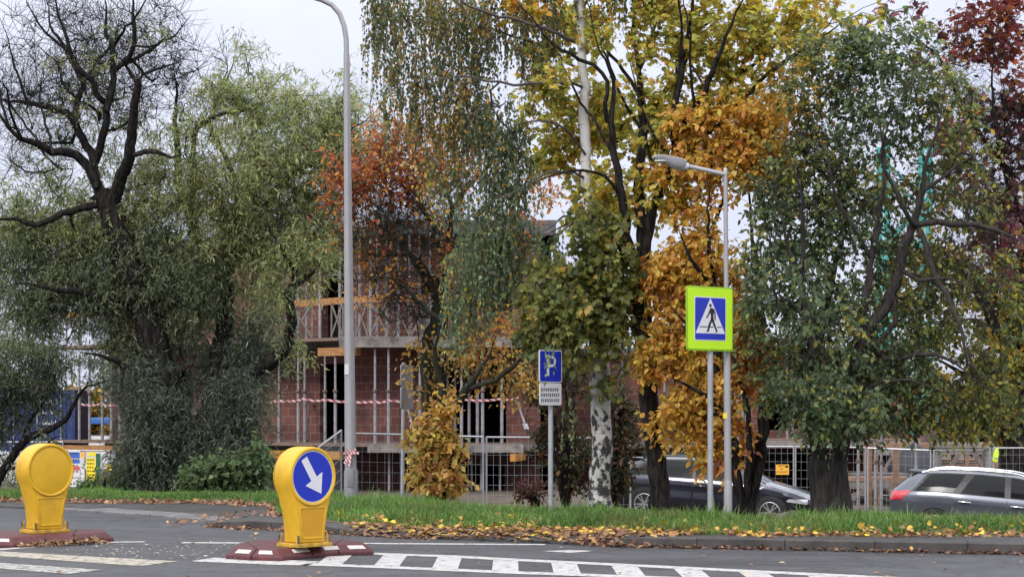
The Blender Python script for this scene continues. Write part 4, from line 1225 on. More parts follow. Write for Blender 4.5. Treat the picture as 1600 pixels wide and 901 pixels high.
# ================================================================ CARS
def car(loc, yaw, pitch, prof, paint, label, name, front_lamp=True, low=None):
    L = prof['L']; f = {k: interp(prof[k]) for k in ('zs', 'zt', 'zb', 'ws', 'wt')}
    t = thing(name, label, 'car', loc, rot=(0, R(pitch), yaw))
    sec = lambda x: [(0, f['zb'](x)), (f['ws'](x) - .07, f['zb'](x)), (f['ws'](x) - .015, f['zb'](x) + .1), (f['ws'](x) + .012, f['zb'](x) + .32 * (f['zs'](x) - f['zb'](x)) + .05), (f['ws'](x) - .008, f['zb'](x) + .72 * (f['zs'](x) - f['zb'](x))), (f['ws'](x) + .006, f['zs'](x) - .1), (f['ws'](x) - .035, f['zs'](x)),
                     (f['ws'](x) - .035 + (f['wt'](x) - f['ws'](x) + .035) * .5 + .03 * min(1, max(0, (f['zt'](x) - f['zs'](x)) * 3)), (f['zs'](x) + f['zt'](x)) / 2 - .01), (f['wt'](x), max(f['zt'](x) - .055, f['zs'](x) + .004)), (f['wt'](x) * .8, max(f['zt'](x) - .012, f['zs'](x) + .008)), (f['wt'](x) * .4, max(f['zt'](x), f['zs'](x) + .012)), (0, max(f['zt'](x) + .004, f['zs'](x) + .016))]
    def sy(x, z):
        s = sec(x)[1:9]; return float(np.interp(z, [p[1] for p in s], [p[0] for p in s]))
    xs = np.linspace(0, L, 46); mb = MB(); rows = []
    for x in xs:
        s = sec(-0 + x); rows.append([(x - L / 2, y, z) for y, z in s] + [(x - L / 2, -y, z) for y, z in reversed(s[1:-1])])
    n = len(rows[0]); vs = [p for r_ in rows for p in r_]
    fs = [(i * n + j, (i + 1) * n + j, (i + 1) * n + (j + 1) % n, i * n + (j + 1) % n) for i in range(len(xs) - 1) for j in range(n)]
    fs += [tuple(range(n)), tuple((len(xs) - 1) * n + n - 1 - j for j in range(n))]
    mb.add(vs, fs); body = mb.build('body', paint, t, angle=32)
    def side_patch(nm, q, mat, parent, off=.006, nx=10, nz=4, zf=None, both=True):
        """q = (x0 low, x1 low, x0 high, x1 high), zf(x, v) -> z"""
        for sgn in ((-1, 1) if both else (-1,)):
            m = MB(); v = []
            for j in range(nz + 1):
                for i in range(nx + 1):
                    u_, w_ = i / nx, j / nz
                    x = (q[0] + (q[1] - q[0]) * u_) * (1 - w_) + (q[2] + (q[3] - q[2]) * u_) * w_
                    z = zf(x, w_); v.append((x - L / 2, sgn * (sy(x, z) + off), z))
            k = nx + 1
            fs_ = [(j * k + i, j * k + i + 1, (j + 1) * k + i + 1, (j + 1) * k + i) for j in range(nz) for i in range(nx)]
            # give it a little thickness inwards
            nv = len(v); v2 = [(a, b_ - sgn * (off + .012), c_) for a, b_, c_ in v]
            rim = [i for i in range(k)] + [j * k + nx for j in range(1, nz + 1)] + [nz * k + i for i in range(nx - 1, -1, -1)] + [j * k for j in range(nz - 1, 0, -1)]
            fs_ += [(rim[i], rim[(i + 1) % len(rim)], nv + rim[(i + 1) % len(rim)], nv + rim[i]) for i in range(len(rim))]
            m.add(v + v2, fs_); o_ = m.build(nm, mat, parent, angle=50)
        return o_
    zwin = lambda x, v: (f['zs'](x) + .035) * (1 - v) + (f['zt'](x) - .075) * v
    for q in prof['windows']:
        side_patch('window', q, M['car_glass'], t, zf=zwin)
    side_patch('window_trim', prof['trim'], M['trim'], t, off=.003, nx=24, zf=lambda x, v: (f['zs'](x) + .02) * (1 - v) + (f['zt'](x) - .058) * v)
    zd = lambda x, v: (f['zb'](x) + .12) * (1 - v) + (f['zs'](x) - .012) * v
    for q, hx in prof['doors']:
        for sgn in (-1, 1):
            m = MB(); v = []; nx, nz = 8, 8
            for j in range(nz + 1):
                for i in range(nx + 1):
                    x = q[0] + (q[1] - q[0]) * i / nx; z = zd(x, j / nz); v.append((x - L / 2, sgn * (sy(x, z) + .005), z))
            k = nx + 1
            m.add(v, [(j * k + i, j * k + i + 1, (j + 1) * k + i + 1, (j + 1) * k + i) for j in range(nz) for i in range(nx)]); d = m.build('door', paint, t, angle=50)
            z = f['zs'](hx) - .13
            m = MB(); y = sy(hx, z); m.tube([(hx - .12 - L / 2, sgn * (y + .005), z), (hx - .07 - L / 2, sgn * (y + .035), z + .004), (hx + .07 - L / 2, sgn * (y + .035), z), (hx + .12 - L / 2, sgn * (y + .005), z - .004)], .016, 8); m.build('handle', prof['handle'], d)
    # windscreen and rear screen
    for nm, (x0, x1) in (('windscreen', prof['ws_x']), ('rear_screen', prof['rs_x'])):
        m = MB(); v = []
        for i in range(9):
            x = x0 + (x1 - x0) * i / 8
            for j in range(9):
                u_ = j / 4 - 1; ww = f['wt'](x) * .9
                zz = np.interp(abs(u_) * ww, [0, f['wt'](x) * .4, f['wt'](x) * .8, f['wt'](x)], [f['zt'](x) + .004, f['zt'](x), f['zt'](x) - .012, f['zt'](x) - .055])
                v.append((x - L / 2, u_ * ww, zz + .008))
        m.add(v, [(i * 9 + j, i * 9 + j + 1, (i + 1) * 9 + j + 1, (i + 1) * 9 + j) for i in range(8) for j in range(8)]); m.build(nm, M['car_glass'], t, angle=60)
    # wheels
    for wx in prof['wheels']:
        for sgn in (-1, 1):
            y = f['ws'](wx) + .008
            m = MB(); a = np.linspace(0, 2 * math.pi, 30)[:-1]
            m.prism([(.39 * math.cos(k), .39 * math.sin(k)) for k in a], (wx - L / 2, sgn * (y + .004), .35), (1, 0, 0), (0, 0, 1), (0, sgn, 0), -.1, .002); m.build('wheel_arch', M['trim'], t)
            w = MB(); nseg = 28; v = []; fs_ = []
            pr = [(.23, .02), (.24, .03), (.33, .03), (.35, .0), (.35, -.2)]
            for r_, d_2 in pr:
                for k in range(nseg):
                    b_ = 2 * math.pi * k / nseg; v.append((wx - L / 2 + r_ * math.cos(b_), sgn * (y + .006 + d_2), .35 + r_ * math.sin(b_)))
            for i in range(len(pr) - 1):
                for k in range(nseg): fs_.append((i * nseg + k, i * nseg + (k + 1) % nseg, (i + 1) * nseg + (k + 1) % nseg, (i + 1) * nseg + k))
            w.add(v, fs_); wh = w.build('tyre', M['rubber'], t)
            m = MB()
            for k in range(10):
                b_ = 2 * math.pi * k / 10 + (.12 if k % 2 else -.12)
                m.beam((wx - L / 2 + .04 * math.cos(b_), sgn * (y + .02), .35 + .04 * math.sin(b_)), (wx - L / 2 + .235 * math.cos(b_), sgn * (y + .028), .35 + .235 * math.sin(b_)), .03, .022, up=(0, 1, 0))
            rn = [(wx - L / 2 + .23 * math.cos(k), sgn * (y + .028), .35 + .23 * math.sin(k)) for k in np.linspace(0, 2 * math.pi, 26)]
            m.tube(rn, .014, 6); m.tube([(wx - L / 2, sgn * y, .35), (wx - L / 2, sgn * (y + .034), .35)], .05, 10)
            m.build('rim', M['rim'], wh)
    # lamps
    x0, x1, zl, zh = prof['tail']
    side_patch('tail_light', (x0, x0 + (x1 - x0) * .55, x0, x1), M['tail_red'], t, off=.012, nx=6, nz=3, zf=lambda x, v: zl + (x - x0) * .12 + (zh - zl) * v)
    if front_lamp:
        x0, x1, zl, zh = prof['head']
        side_patch('headlight', (x0, x1, x0 + .05, x1), M['head_lens'], t, off=.012, nx=8, nz=3, zf=lambda x, v: zl - (x - x0) * .1 + (zh - zl) * v * (1 - .5 * (x1 - x) / (x1 - x0)))
    for sgn in (-1, 1):
        m = MB(); rx0, rx1 = prof['rails']; pts = []
        for k in np.linspace(0, 1, 12):
            x = rx0 + (rx1 - rx0) * k; pts.append((x - L / 2, sgn * (f['wt'](x) - .02), f['zt'](x) - .03 + .055 * min(1, 9 * k, 9 * (1 - k))))
        m.tube(pts, .02, 8); m.build('roof_rail', prof['railmat'], t)
        mx = prof['mirror']; m = MB(); m.lathe([(.03, -.07), (.1, -.05), (.115, 0), (.1, .06), (.03, .08)], (mx - L / 2, sgn * (f['ws'](mx) + .1), f['zs'](mx) + .09), 10); m.build('mirror', paint, t)
    # strip under rear window: spoiler
    m = MB(); x = prof['rs_x'][1]
    m.prism([(-f['wt'](.6) * .95, 0), (f['wt'](.6) * .95, 0), (f['wt'](.6) * .85, -.28), (-f['wt'](.6) * .85, -.28)], (x - L / 2 + .12, 0, f['zt'](x) + .012), (0, 1, 0), (1, 0, 0), (0, 0, 1), -.02, .025); m.build('spoiler', paint, t, bevel=.01)
    return t


estate = dict(L=4.94,
    zs=[(0, .9), (.15, .98), (1.0, .99), (3.4, .95), (3.8, .93), (4.4, .82), (4.75, .7), (4.94, .58)],
    zt=[(0, .93), (.08, 1.04), (.4, 1.26), (.75, 1.375), (1.2, 1.43), (1.9, 1.46), (2.5, 1.45), (2.9, 1.39), (3.3, 1.22), (3.78, 1.0), (3.95, .97), (4.4, .86), (4.75, .75), (4.94, .6)],
    zb=[(0, .42), (.2, .25), (.5, .2), (4.4, .2), (4.75, .24), (4.94, .36)],
    ws=[(0, .72), (.12, .82), (.6, .91), (1.5, .935), (3.6, .925), (4.4, .88), (4.75, .74), (4.94, .5)],
    wt=[(0, .66), (.35, .6), (1, .63), (2.5, .63), (3.1, .63), (3.7, .74), (4.0, .78), (4.4, .76), (4.94, .45)],
    windows=[(.62, 1.1, .98, 1.28), (1.2, 2.08, 1.38, 2.05), (2.16, 3.25, 2.13, 2.75)], trim=(.5, 3.45, .9, 2.86),
    doors=[((1.2, 2.1), 1.36), ((2.13, 3.2), 2.3)], handle=M['paint_dark'], ws_x=(2.88, 3.76), rs_x=(.1, .68), wheels=(1.0, 3.93),
    tail=(.03, .42, .8, .96), head=(4.28, 4.74, .62, .74), rails=(.8, 2.7), railmat=M['trim'], mirror=3.12)
xa, ya = 4.72, 47.7
car((xa, ya, float(site_z(xa)) - .13), R(-18), 3.2, estate, M['paint_dark'], 'midnight blue estate car parked behind the verge between the trunks', 'parked_car')
wagon = dict(L=4.8,
    zs=[(0, .92), (.15, 1.0), (1.0, 1.03), (3.2, .98), (3.6, .96), (4.3, .84), (4.65, .7), (4.8, .58)],
    zt=[(0, .96), (.1, 1.1), (.35, 1.33), (.55, 1.44), (1.1, 1.5), (1.8, 1.52), (2.5, 1.5), (2.9, 1.43), (3.3, 1.24), (3.7, 1.02), (3.85, .99), (4.3, .88), (4.65, .74), (4.8, .6)],
    zb=[(0, .4), (.2, .26), (.5, .21), (4.3, .21), (4.65, .26), (4.8, .36)],
    ws=[(0, .74), (.12, .83), (.6, .91), (1.5, .93), (3.5, .92), (4.3, .86), (4.65, .72), (4.8, .5)],
    wt=[(0, .68), (.35, .62), (1, .64), (2.5, .65), (3.1, .65), (3.6, .74), (3.9, .78), (4.3, .74), (4.8, .45)],
    windows=[(.5, 1.28, .8, 1.5), (1.42, 2.3, 1.68, 2.28), (2.42, 3.25, 2.4, 2.8)], trim=(.42, 3.4, .74, 2.9),
    doors=[((1.3, 2.34), 1.52), ((2.38, 3.2), 2.56)], handle=M['chrome'], ws_x=(2.92, 3.68), rs_x=(.1, .5), wheels=(.95, 3.7),
    tail=(.02, .44, .82, 1.0), head=(4.15, 4.6, .64, .78), rails=(.62, 2.75), railmat=M['chrome'], mirror=3.05)
xb_, yb_ = 10.2, 42.1
car((xb_, yb_, -1.14), R(-16), 3.6, wagon, M['paint_grey'], 'blue grey estate car with silver roof rails parked at the right edge', 'parked_car')

# stone at the foot of the thick trunk
m = MB(); r = random.Random(4); vs = []; fs = []; n, k = 14, 6
for i in range(k):
    for j in range(n):
        a = 2 * math.pi * j / n; rad = (1 - (i / (k - 1)) ** 3) * (1 + .1 * r.uniform(-1, 1)) + .01
        vs.append((.32 * rad * math.cos(a), .2 * rad * math.sin(a), .3 * i / (k - 1) - .06))
for i in range(k - 1):
    for j in range(n): fs.append((i * n + j, i * n + (j + 1) % n, (i + 1) * n + (j + 1) % n, (i + 1) * n + j))
fs.append(tuple((k - 1) * n + j for j in range(n)))
m.add(vs, fs); o = m.build('boulder', M['stone'], angle=70); p = P(1236, 800, 28.2); o.location = (p[0], 28.0, .1); o.scale = (1, 1, .75); tag(o, 'flat grey mossy stone in the grass at the foot of the thick trunk', 'stone')
# ================================================================ FOLIAGE
def nrm(a):
    return a / (np.linalg.norm(a, axis=-1, keepdims=True) + 1e-9)


TPL = {
    'lance': (np.array([(0, 0, 0), (.085, .35, .02), (0, 1, -.06), (-.085, .35, .02), (0, .45, -.015)]), [(0, 1, 4), (1, 2, 4), (0, 4, 3), (4, 2, 3)]),
    'oval': (np.array([(0, 0, 0), (.2, .18, .04), (.31, .5, .05), (.15, .85, 0), (0, 1.05, -.08), (-.15, .85, 0), (-.31, .5, .05), (-.2, .18, .04), (0, .5, -.03)]), [(0, 1, 2, 8), (8, 2, 3, 4), (0, 8, 6, 7), (8, 4, 5, 6)]),
    'birch': (np.array([(0, 0, 0), (.34, .3, .03), (0, 1, -.05), (-.34, .3, .03)]), [(0, 1, 2), (0, 2, 3)]),
    'maple': (np.array([(0, 0, 0), (.22, -.1, .0), (.36, .12, -.03), (.56, .28, -.09), (.38, .42, 0), (.5, .68, -.08), (.2, .62, .02), (.16, .82, 0), (0, 1.08, -.1),
                        (-.16, .82, 0), (-.2, .62, .02), (-.5, .68, -.08), (-.38, .42, 0), (-.56, .28, -.09), (-.36, .12, -.03), (-.22, -.1, 0), (0, .45, -.02)]),
              [(0, 1, 2, 16), (2, 3, 4, 16), (4, 5, 6, 16), (6, 7, 8, 16), (16, 8, 9, 10), (16, 10, 11, 12), (16, 12, 13, 14), (16, 14, 15, 0)]),
    'blade': (np.array([(-.5, 0, 0), (.5, 0, 0), (.42, .4, .06), (-.42, .4, .06), (.28, .75, .2), (-.28, .75, .2), (0, 1, .4)]), [(0, 1, 2, 3), (3, 2, 4, 5), (5, 4, 6)]),
}


def raw_mesh(name, verts, loops, starts, cols, mat, parent=None):
    me = bpy.data.meshes.new(name)
    me.vertices.add(len(verts)); me.vertices.foreach_set('co', verts.astype(np.float32).ravel())
    me.loops.add(len(loops)); me.loops.foreach_set('vertex_index', loops.astype(np.int32))
    me.polygons.add(len(starts)); me.polygons.foreach_set('loop_start', starts.astype(np.int32))
    me.update(calc_edges=True)
    if cols is not None:
        at = me.attributes.new('leaf_colour', 'FLOAT_COLOR', 'POINT')
        at.data.foreach_set('color', np.concatenate([cols, np.ones((len(cols), 1))], 1).astype(np.float32).ravel())
    me.materials.append(mat)
    o = bpy.data.objects.new(name, me); COL.objects.link(o)
    if parent is not None:
        o.parent = parent; ORG[o.name] = org(parent)
    return o


def leaves(name, tpl, pos, dirs, nor, size, cols, mat, parent=None, width=None):
    tv, tf = TPL[tpl]
    dirs = nrm(dirs); side = nrm(np.cross(dirs, nor)); nor = np.cross(side, dirs)
    n, V = len(pos), len(tv)
    w = size if width is None else width
    v = pos[:, None] + (w[:, None, None] * tv[None, :, 0:1]) * side[:, None] + size[:, None, None] * (tv[None, :, 1:2] * dirs[:, None] + tv[None, :, 2:3] * nor[:, None])
    v = v.reshape(-1, 3) - org(parent)
    lp = np.concatenate([np.array(f) for f in tf]); tot = np.array([len(f) for f in tf]); st = np.concatenate([[0], np.cumsum(tot)[:-1]])
    loops = (lp[None] + (np.arange(n) * V)[:, None]).ravel(); starts = (st[None] + (np.arange(n) * len(lp))[:, None]).ravel()
    return raw_mesh(name, v, loops, starts, np.repeat(cols, V, 0), mat, parent)


def rnd_dirs(n, rng):
    return nrm(rng.normal(size=(n, 3)))


class Tree:
    def __init__(s, name, label, cat, base, Y, bark, seed, group=None, zoff=-.08):
        p = P(base[0], base[1], Y); z = float(ground_z(p[0], Y)) + zoff
        s.t = thing(name, label, cat, (p[0], Y, z), group=group)
        s.Y = Y; s.base = np.array((p[0], Y, z)); s.bark = bark
        s.nodes = []; s.par = []; s.fix = []; s.chains = []; s.nolimb = 0
        s.rng = np.random.default_rng(seed); s.mb = MB(); s.tw = []
        s.first = True

    thin = 1.0

    def limb(s, pts, dy=0.0, bulge=0.0, kink=.035, taper=True):
        """pts: (px, py, radius px); dy: how far the limb reaches away (+) or towards the road (-) by its tip"""
        pts = [list(map(float, p)) for p in pts]
        k = len(pts); u = np.linspace(0, 1, k)
        if s.first:
            Ys = s.Y + dy * u
        else:
            a = P(pts[0][0], pts[0][1], s.Y)
            N_ = np.array(s.nodes); d = np.hypot(N_[:, 0] - a[0], N_[:, 2] - a[2]); j = int(np.argmin(d)); y0 = N_[j][1]
            Ys = y0 + dy * u + bulge * np.sin(u * math.pi)
        W = np.array([P(p[0], p[1], y) for p, y in zip(pts, Ys)]); rad = np.array([p[2] * y / F for p, y in zip(pts, Ys)])
        if s.first:
            W[0][2] = s.base[2]
        # Catmull-Rom resampling
        out = []; ro = []
        for i in range(k - 1):
            p0, p1, p2, p3 = W[max(i - 1, 0)], W[i], W[i + 1], W[min(i + 2, k - 1)]
            m = max(2, int(np.linalg.norm(p2 - p1) / .14))
            for q in np.arange(m) / m:
                out.append(.5 * (2 * p1 + (p2 - p0) * q + (2 * p0 - 5 * p1 + 4 * p2 - p3) * q * q + (3 * p1 - p0 - 3 * p2 + p3) * q ** 3)); ro.append(rad[i] + (rad[i + 1] - rad[i]) * q)
        out.append(W[-1]); ro.append(rad[-1])
        out = np.array(out); ro = np.array(ro)
        jit = s.rng.normal(size=out.shape) * np.minimum(ro, .05)[:, None] * .3
        kn = s.rng.normal(size=(max(3, len(out) // 4 + 2), 3)) * kink; tt_ = np.linspace(0, len(kn) - 1, len(out))
        for a_ in range(3): jit[:, a_] += np.interp(tt_, np.arange(len(kn)), kn[:, a_])
        jit *= np.minimum(1, np.arange(len(out)) / 3)[:, None]
        out = out + jit
        if taper:
            e_ = np.linspace(0, 1, len(ro)); ro = ro * np.where(e_ > .55, 1 - (e_ - .55) / .45 * .82, 1) * (1 if s.first else s.thin)
        if s.first:
            ro[:4] *= np.array([1.45, 1.25, 1.12, 1.05])[:len(ro[:4])]
            par = -1; s.first = False
        else:
            N_ = np.array(s.nodes); par = int(np.argmin(np.linalg.norm(N_ - out[0], axis=1)))
        s._chain(out, ro, par)

    def _chain(s, pts, rad, par):
        ids = []
        for p, r in zip(pts, rad if rad is not None else [None] * len(pts)):
            ids.append(len(s.nodes)); s.nodes.append(p); s.fix.append(r); s.par.append(par); par = ids[-1]
        s.chains.append(ids)

    def grow(s, att, up=.5, wob=.05, step=.2, maxd=None):
        """connect every attractor to the nearest wood by a curved branch"""
        base = np.array(s.nodes)
        d0 = np.array([np.min(np.linalg.norm(base - a, axis=1)) for a in att])
        order = np.argsort(d0); ok = np.zeros(len(att), bool)
        buf = np.zeros((len(base) + len(att) * 30 + 10, 3)); buf[:len(base)] = base; n = len(base)
        for oi in order:
            a = att[oi]; q = buf[:n]; df = a - q; dd = np.linalg.norm(df, axis=1)
            cost = dd + up * np.maximum(0, q[:, 2] - a[2])
            j = int(np.argmin(cost)); d = dd[j]
            if d < .05:
                ok[oi] = True; continue
            if maxd and d > maxd:
                continue
            ok[oi] = True
            pj = s.par[j]; tan = (q[j] - buf[pj]) if pj >= 0 else np.array((0, 0, 1.)); tan = tan / (np.linalg.norm(tan) + 1e-9)
            c = q[j] + tan * d * .3 + (0, 0, d * .12 * (1 if up > 0 else 0)) + (a - q[j]) * .25
            m = min(28, max(2, int(d / step)))
            u = (np.arange(1, m + 1) / m)[:, None]
            pts = (1 - u) ** 2 * q[j] + 2 * u * (1 - u) * c + u ** 2 * a
            pts[:-1] += s.rng.normal(size=pts[:-1].shape) * wob * min(1, d)
            ids = []; par = j
            for p in pts:
                buf[n] = p; s.nodes.append(p); s.fix.append(None); s.par.append(par); par = n; ids.append(n); n += 1
            s.chains.append(ids)
        return ok

    def wood(s, tip=.0045, pw=2.3, name='trunk', minr=0.0):
        n = len(s.nodes); acc = np.zeros(n); rad = np.zeros(n)
        for i in range(n - 1, -1, -1):
            r = max(acc[i], tip ** pw) ** (1 / pw)
            if s.fix[i] is not None: r = s.fix[i]
            rad[i] = r
            p = s.par[i]
            if p >= 0: acc[p] += r ** pw
        for i in range(n):       # children never thicker than what carries them
            p = s.par[i]
            if p >= 0 and s.fix[i] is None: rad[i] = min(rad[i], rad[p] * .85 if s.fix[p] is not None else rad[p])
        for ids in s.chains:
            p = s.par[ids[0]]
            pts = [s.nodes[i] for i in ids]; rr = [rad[i] for i in ids]
            if p >= 0:
                pts = [s.nodes[p]] + pts; rr = [min(rad[p] * .8, rr[0] * 1.15)] + rr
            if len(pts) < 2: continue
            mx = max(rr)
            s.mb.tube(pts, np.maximum(rr, minr), 16 if mx > .09 else (9 if mx > .03 else (5 if mx > .012 else 4)), cap=True)
        return s.mb.build(name, s.bark, s.t, world=True, angle=70)

    def twig_mesh(s, p0, p1, p2, r, mat=None, name='twigs'):
        """thin three-sided twigs, vectorised"""
        n = len(p0); pts = np.stack([p0, p1, p2], 1)
        d = nrm(p2 - p0); a = nrm(np.cross(d, np.array((.3, 1, .2)))); b = np.cross(d, a)
        rr = np.array([1, .8, .45])[None, :, None, None] * r
        ang = np.arange(3) * 2 * math.pi / 3
        ring = np.cos(ang)[None, None, :, None] * a[:, None, None] + np.sin(ang)[None, None, :, None] * b[:, None, None]
        v = (pts[:, :, None] + rr * ring).reshape(-1, 3) - org(s.t)
        f = [(i * 3 + j, i * 3 + (j + 1) % 3, (i + 1) * 3 + (j + 1) % 3, (i + 1) * 3 + j) for i in (0, 1) for j in range(3)]
        lp = np.array(f).ravel(); loops = (lp[None] + (np.arange(n) * 9)[:, None]).ravel(); starts = np.arange(n * 6) * 4
        return raw_mesh(name, v, loops, starts, None, mat or s.bark, s.t)


def blob_points(blobs, Y, n, rng, dscale=.9, spread=None):
    """blobs: (cx, cy, rx, ry, weight, palette index[, dY, ry_depth_m]) -> cluster points, blob ids"""
    w = np.array([b[2] * b[3] * b[4] for b in blobs], float); w /= w.sum()
    cnt = np.maximum(1, np.round(w * n)).astype(int); out = []; ids = []
    for i, (b, c) in enumerate(zip(blobs, cnt)):
        u = nrm(rng.normal(size=(c, 3))) * (rng.random((c, 1)) ** (1 / 2.6))
        dY = b[6] if len(b) > 6 else 0; rd = b[7] if len(b) > 7 else min(b[2], b[3] * 1.2) * Y / F * dscale
        y = Y + dY + u[:, 1] * rd
        px = b[0] + u[:, 0] * b[2]; py = b[1] - u[:, 2] * b[3]
        # real ellipsoids in the world, not frusta: use the blob's own distance for x and z
        Yb = Y + dY
        out.append(np.stack([(px - CX) * Yb / F, y, EH + (HY - py) * Yb / F], 1)); ids += [i] * c
    return np.concatenate(out), np.array(ids)


def pick(pal, n, rng, jit=.22):
    """pal: list of (weight, rgb)"""
    w = np.array([p[0] for p in pal], float); w /= w.sum(); c = np.array([p[1] for p in pal])
    k = rng.choice(len(pal), n, p=w)
    return c[k]


def foliage(tr, cl, ids, blobs, pals, tpl, size, per, twn, twl, droop=.3, mat='leaf', hang=.3, face_up=.6, sizevar=.34, twr=.003, name='crown', jit=.25, mixc=.6, width=None, strand=None, min_z=None):
    """twigs with leaves round every cluster point"""
    rng = tr.rng; n = len(cl)
    cc = tr.base + np.array((0, 0, (cl[:, 2].max() - tr.base[2]) * .55))
    K = np.repeat(np.arange(n), twn); m = len(K)
    p0 = cl[K] + rng.normal(size=(m, 3)) * twl * .15
    out = nrm(cl[K] - cc) * .5
    d = nrm(rnd_dirs(m, rng) + out + np.array((0, 0, .15)))
    if strand is not None:
        L = rng.uniform(strand[0], strand[1], m)
        d = nrm(rng.normal(size=(m, 3)) * (.35, .35, .1) + np.array((0, 0, -.25)))
        p1 = p0 + d * (L * .18)[:, None] + np.array((0, 0, -1)) * (L * .18)[:, None]
        p2 = p1 + d * (L * .05)[:, None] + np.array((0, 0, -1)) * (L * .74)[:, None]
        p2[:, :2] += rng.normal(size=(m, 2)) * (L * .05)[:, None]
    else:
        L = twl * rng.uniform(.6, 1.3, m)
        p1 = p0 + d * (L * .5)[:, None]
        d2 = nrm(d * (1 - droop) + np.array((0, 0, -droop)) + rng.normal(size=(m, 3)) * .15)
        p2 = p1 + d2 * (L * .5)[:, None]
    if min_z is not None:
        for q in (p0, p1, p2): q[:, 2] = np.maximum(q[:, 2], min_z(q[:, 0], q[:, 1]))
    tr.twig_mesh(p0, p1, p2, twr)
    T = np.repeat(np.arange(m), per); q = len(T)
    u = (np.tile(np.arange(per), m) + rng.uniform(.0, 1, q)) / per
    uu = u[:, None]
    pos = np.where(uu < .5, p0[T] + (p1 - p0)[T] * uu * 2, p1[T] + (p2 - p1)[T] * (uu * 2 - 1))
    tan = nrm(np.where(uu < .5, (p1 - p0)[T], (p2 - p1)[T]))
    dl = nrm(tan * .6 + rnd_dirs(q, rng) * .8 + np.array((0, 0, -hang)))
    no = nrm(rnd_dirs(q, rng) * .8 + np.array((0, 0, face_up)) + nrm(pos - cc) * .5)
    sz = size * np.clip(np.exp(rng.normal(size=q) * sizevar), .5, 1.45)
    bid = ids[K][T]
    cols = np.zeros((q, 3))
    for i, b in enumerate(blobs):
        pal = pals[b[5]]
        sel = np.where(bid == i)[0]
        if not len(sel): continue
        ccol = pick(pal, n, rng); tcol = pick(pal, m, rng); lcol = pick(pal, len(sel), rng)
        kk = K[T][sel]; tt = T[sel]
        r_ = rng.random((len(sel), 1))
        cols[sel] = np.where(r_ < mixc * .6, ccol[kk], np.where(r_ < mixc, tcol[tt], lcol))
    cols *= np.exp(rng.normal(size=(q, 1)) * jit) * np.exp(rng.normal(size=(q, 3)) * .06)
    cols = np.clip(cols, .004, .8)
    return leaves(name, tpl, pos, dl, no, sz, cols, M[mat], tr.t, None if width is None else sz * width)


# palettes (real leaf colours)
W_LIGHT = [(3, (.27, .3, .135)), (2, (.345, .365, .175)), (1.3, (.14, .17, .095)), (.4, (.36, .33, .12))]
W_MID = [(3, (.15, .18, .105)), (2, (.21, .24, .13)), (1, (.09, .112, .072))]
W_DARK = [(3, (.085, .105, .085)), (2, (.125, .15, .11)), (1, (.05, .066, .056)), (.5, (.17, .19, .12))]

# ---------------------------------------------------------------- the big willow
w = Tree('willow_tree', 'huge multi stemmed willow with bare dark top limbs and pale green foliage on the left', 'tree', (292, 770), 42, M['bark'], 21)
w.limb([(292, 780, 34), (290, 735, 30), (283, 690, 27), (264, 625, 25), (246, 560, 24), (224, 490, 23), (206, 430, 21), (188, 370, 20), (170, 320, 18), (158, 300, 16)], dy=-.6, taper=False); w.thin = .7
w.limb([(292, 760, 26), (312, 680, 24), (338, 600, 23), (351, 520, 21), (353, 450, 18), (357, 380, 15), (370, 325, 12), (394, 288, 9), (420, 252, 7), (470, 215, 5), (530, 170, 3)], dy=1.4)
w.limb([(300, 725, 24), (345, 648, 18), (372, 605, 15), (405, 574, 12.5), (437, 545, 10.5), (448, 505, 8.5), (455, 465, 7.5), (470, 444, 6), (487, 428, 4)], dy=-1.2, taper=False, kink=.06)
w.limb([(455, 468, 8), (461, 425, 7), (443, 392, 6), (425, 365, 5), (414, 335, 3)], dy=-.6)
w.limb([(160, 305, 14), (134, 256, 11), (112, 240, 10), (84, 238, 9), (62, 222, 8), (34, 216, 7), (14, 198, 6), (-6, 172, 5), (-40, 150, 3)], dy=-1.5)
w.limb([(150, 290, 11), (143, 247, 10), (121, 213, 9), (111, 186, 8), (90, 174, 7), (44, 162, 6), (0, 155, 5), (-50, 140, 3)], dy=.8)
w.limb([(113, 188, 7), (121, 157, 7), (129, 128, 6), (113, 98, 5), (82, 42, 4), (70, -10, 3)], dy=1.5)
w.limb([(150, 252, 9), (164, 203, 9), (168, 166, 8), (154, 155, 7), (137, 122, 7), (112, 84, 6), (97, 44, 5), (86, 0, 4), (80, -40, 2)], dy=-1.2)
w.limb([(167, 170, 8), (174, 142, 8), (180, 110, 7), (177, 76, 6), (164, 44, 5), (165, 18, 4), (158, -30, 2)], dy=.6)
w.limb([(180, 110, 6), (203, 90, 6), (212, 66, 5), (211, 30, 5), (212, -30, 3)], dy=-.5)
w.limb([(188, 104, 4), (227, 84, 4), (250, 62, 3), (275, 50, 3), (300, 24, 2)], dy=.8)
w.limb([(208, 72, 3), (240, 70, 3), (268, 55, 2)], dy=-.8)
w.limb([(177, 318, 11), (190, 283, 10), (203, 243, 9), (208, 215, 8), (210, 170, 7), (214, 122, 6)], dy=-1.4, taper=False)
w.limb([(205, 243, 6), (226, 238, 6), (247, 239, 5), (267, 248, 4), (290, 240, 3)], dy=-.4)
w.limb([(214, 130, 4), (224, 115, 3), (250, 108, 3), (290, 95, 2)], dy=.3)
w.limb([(353, 450, 13), (330, 400, 12), (303, 362, 11), (287, 312, 10), (278, 250, 8), (277, 170, 6), (274, 105, 4), (282, 60, 2)], dy=1.2)
w.limb([(358, 372, 8), (400, 330, 8), (440, 292, 7), (490, 252, 6), (540, 212, 4), (592, 172, 2)], dy=-1.4)
w.limb([(394, 290, 6), (450, 272, 5), (520, 266, 4), (575, 272, 2)], dy=1.0)
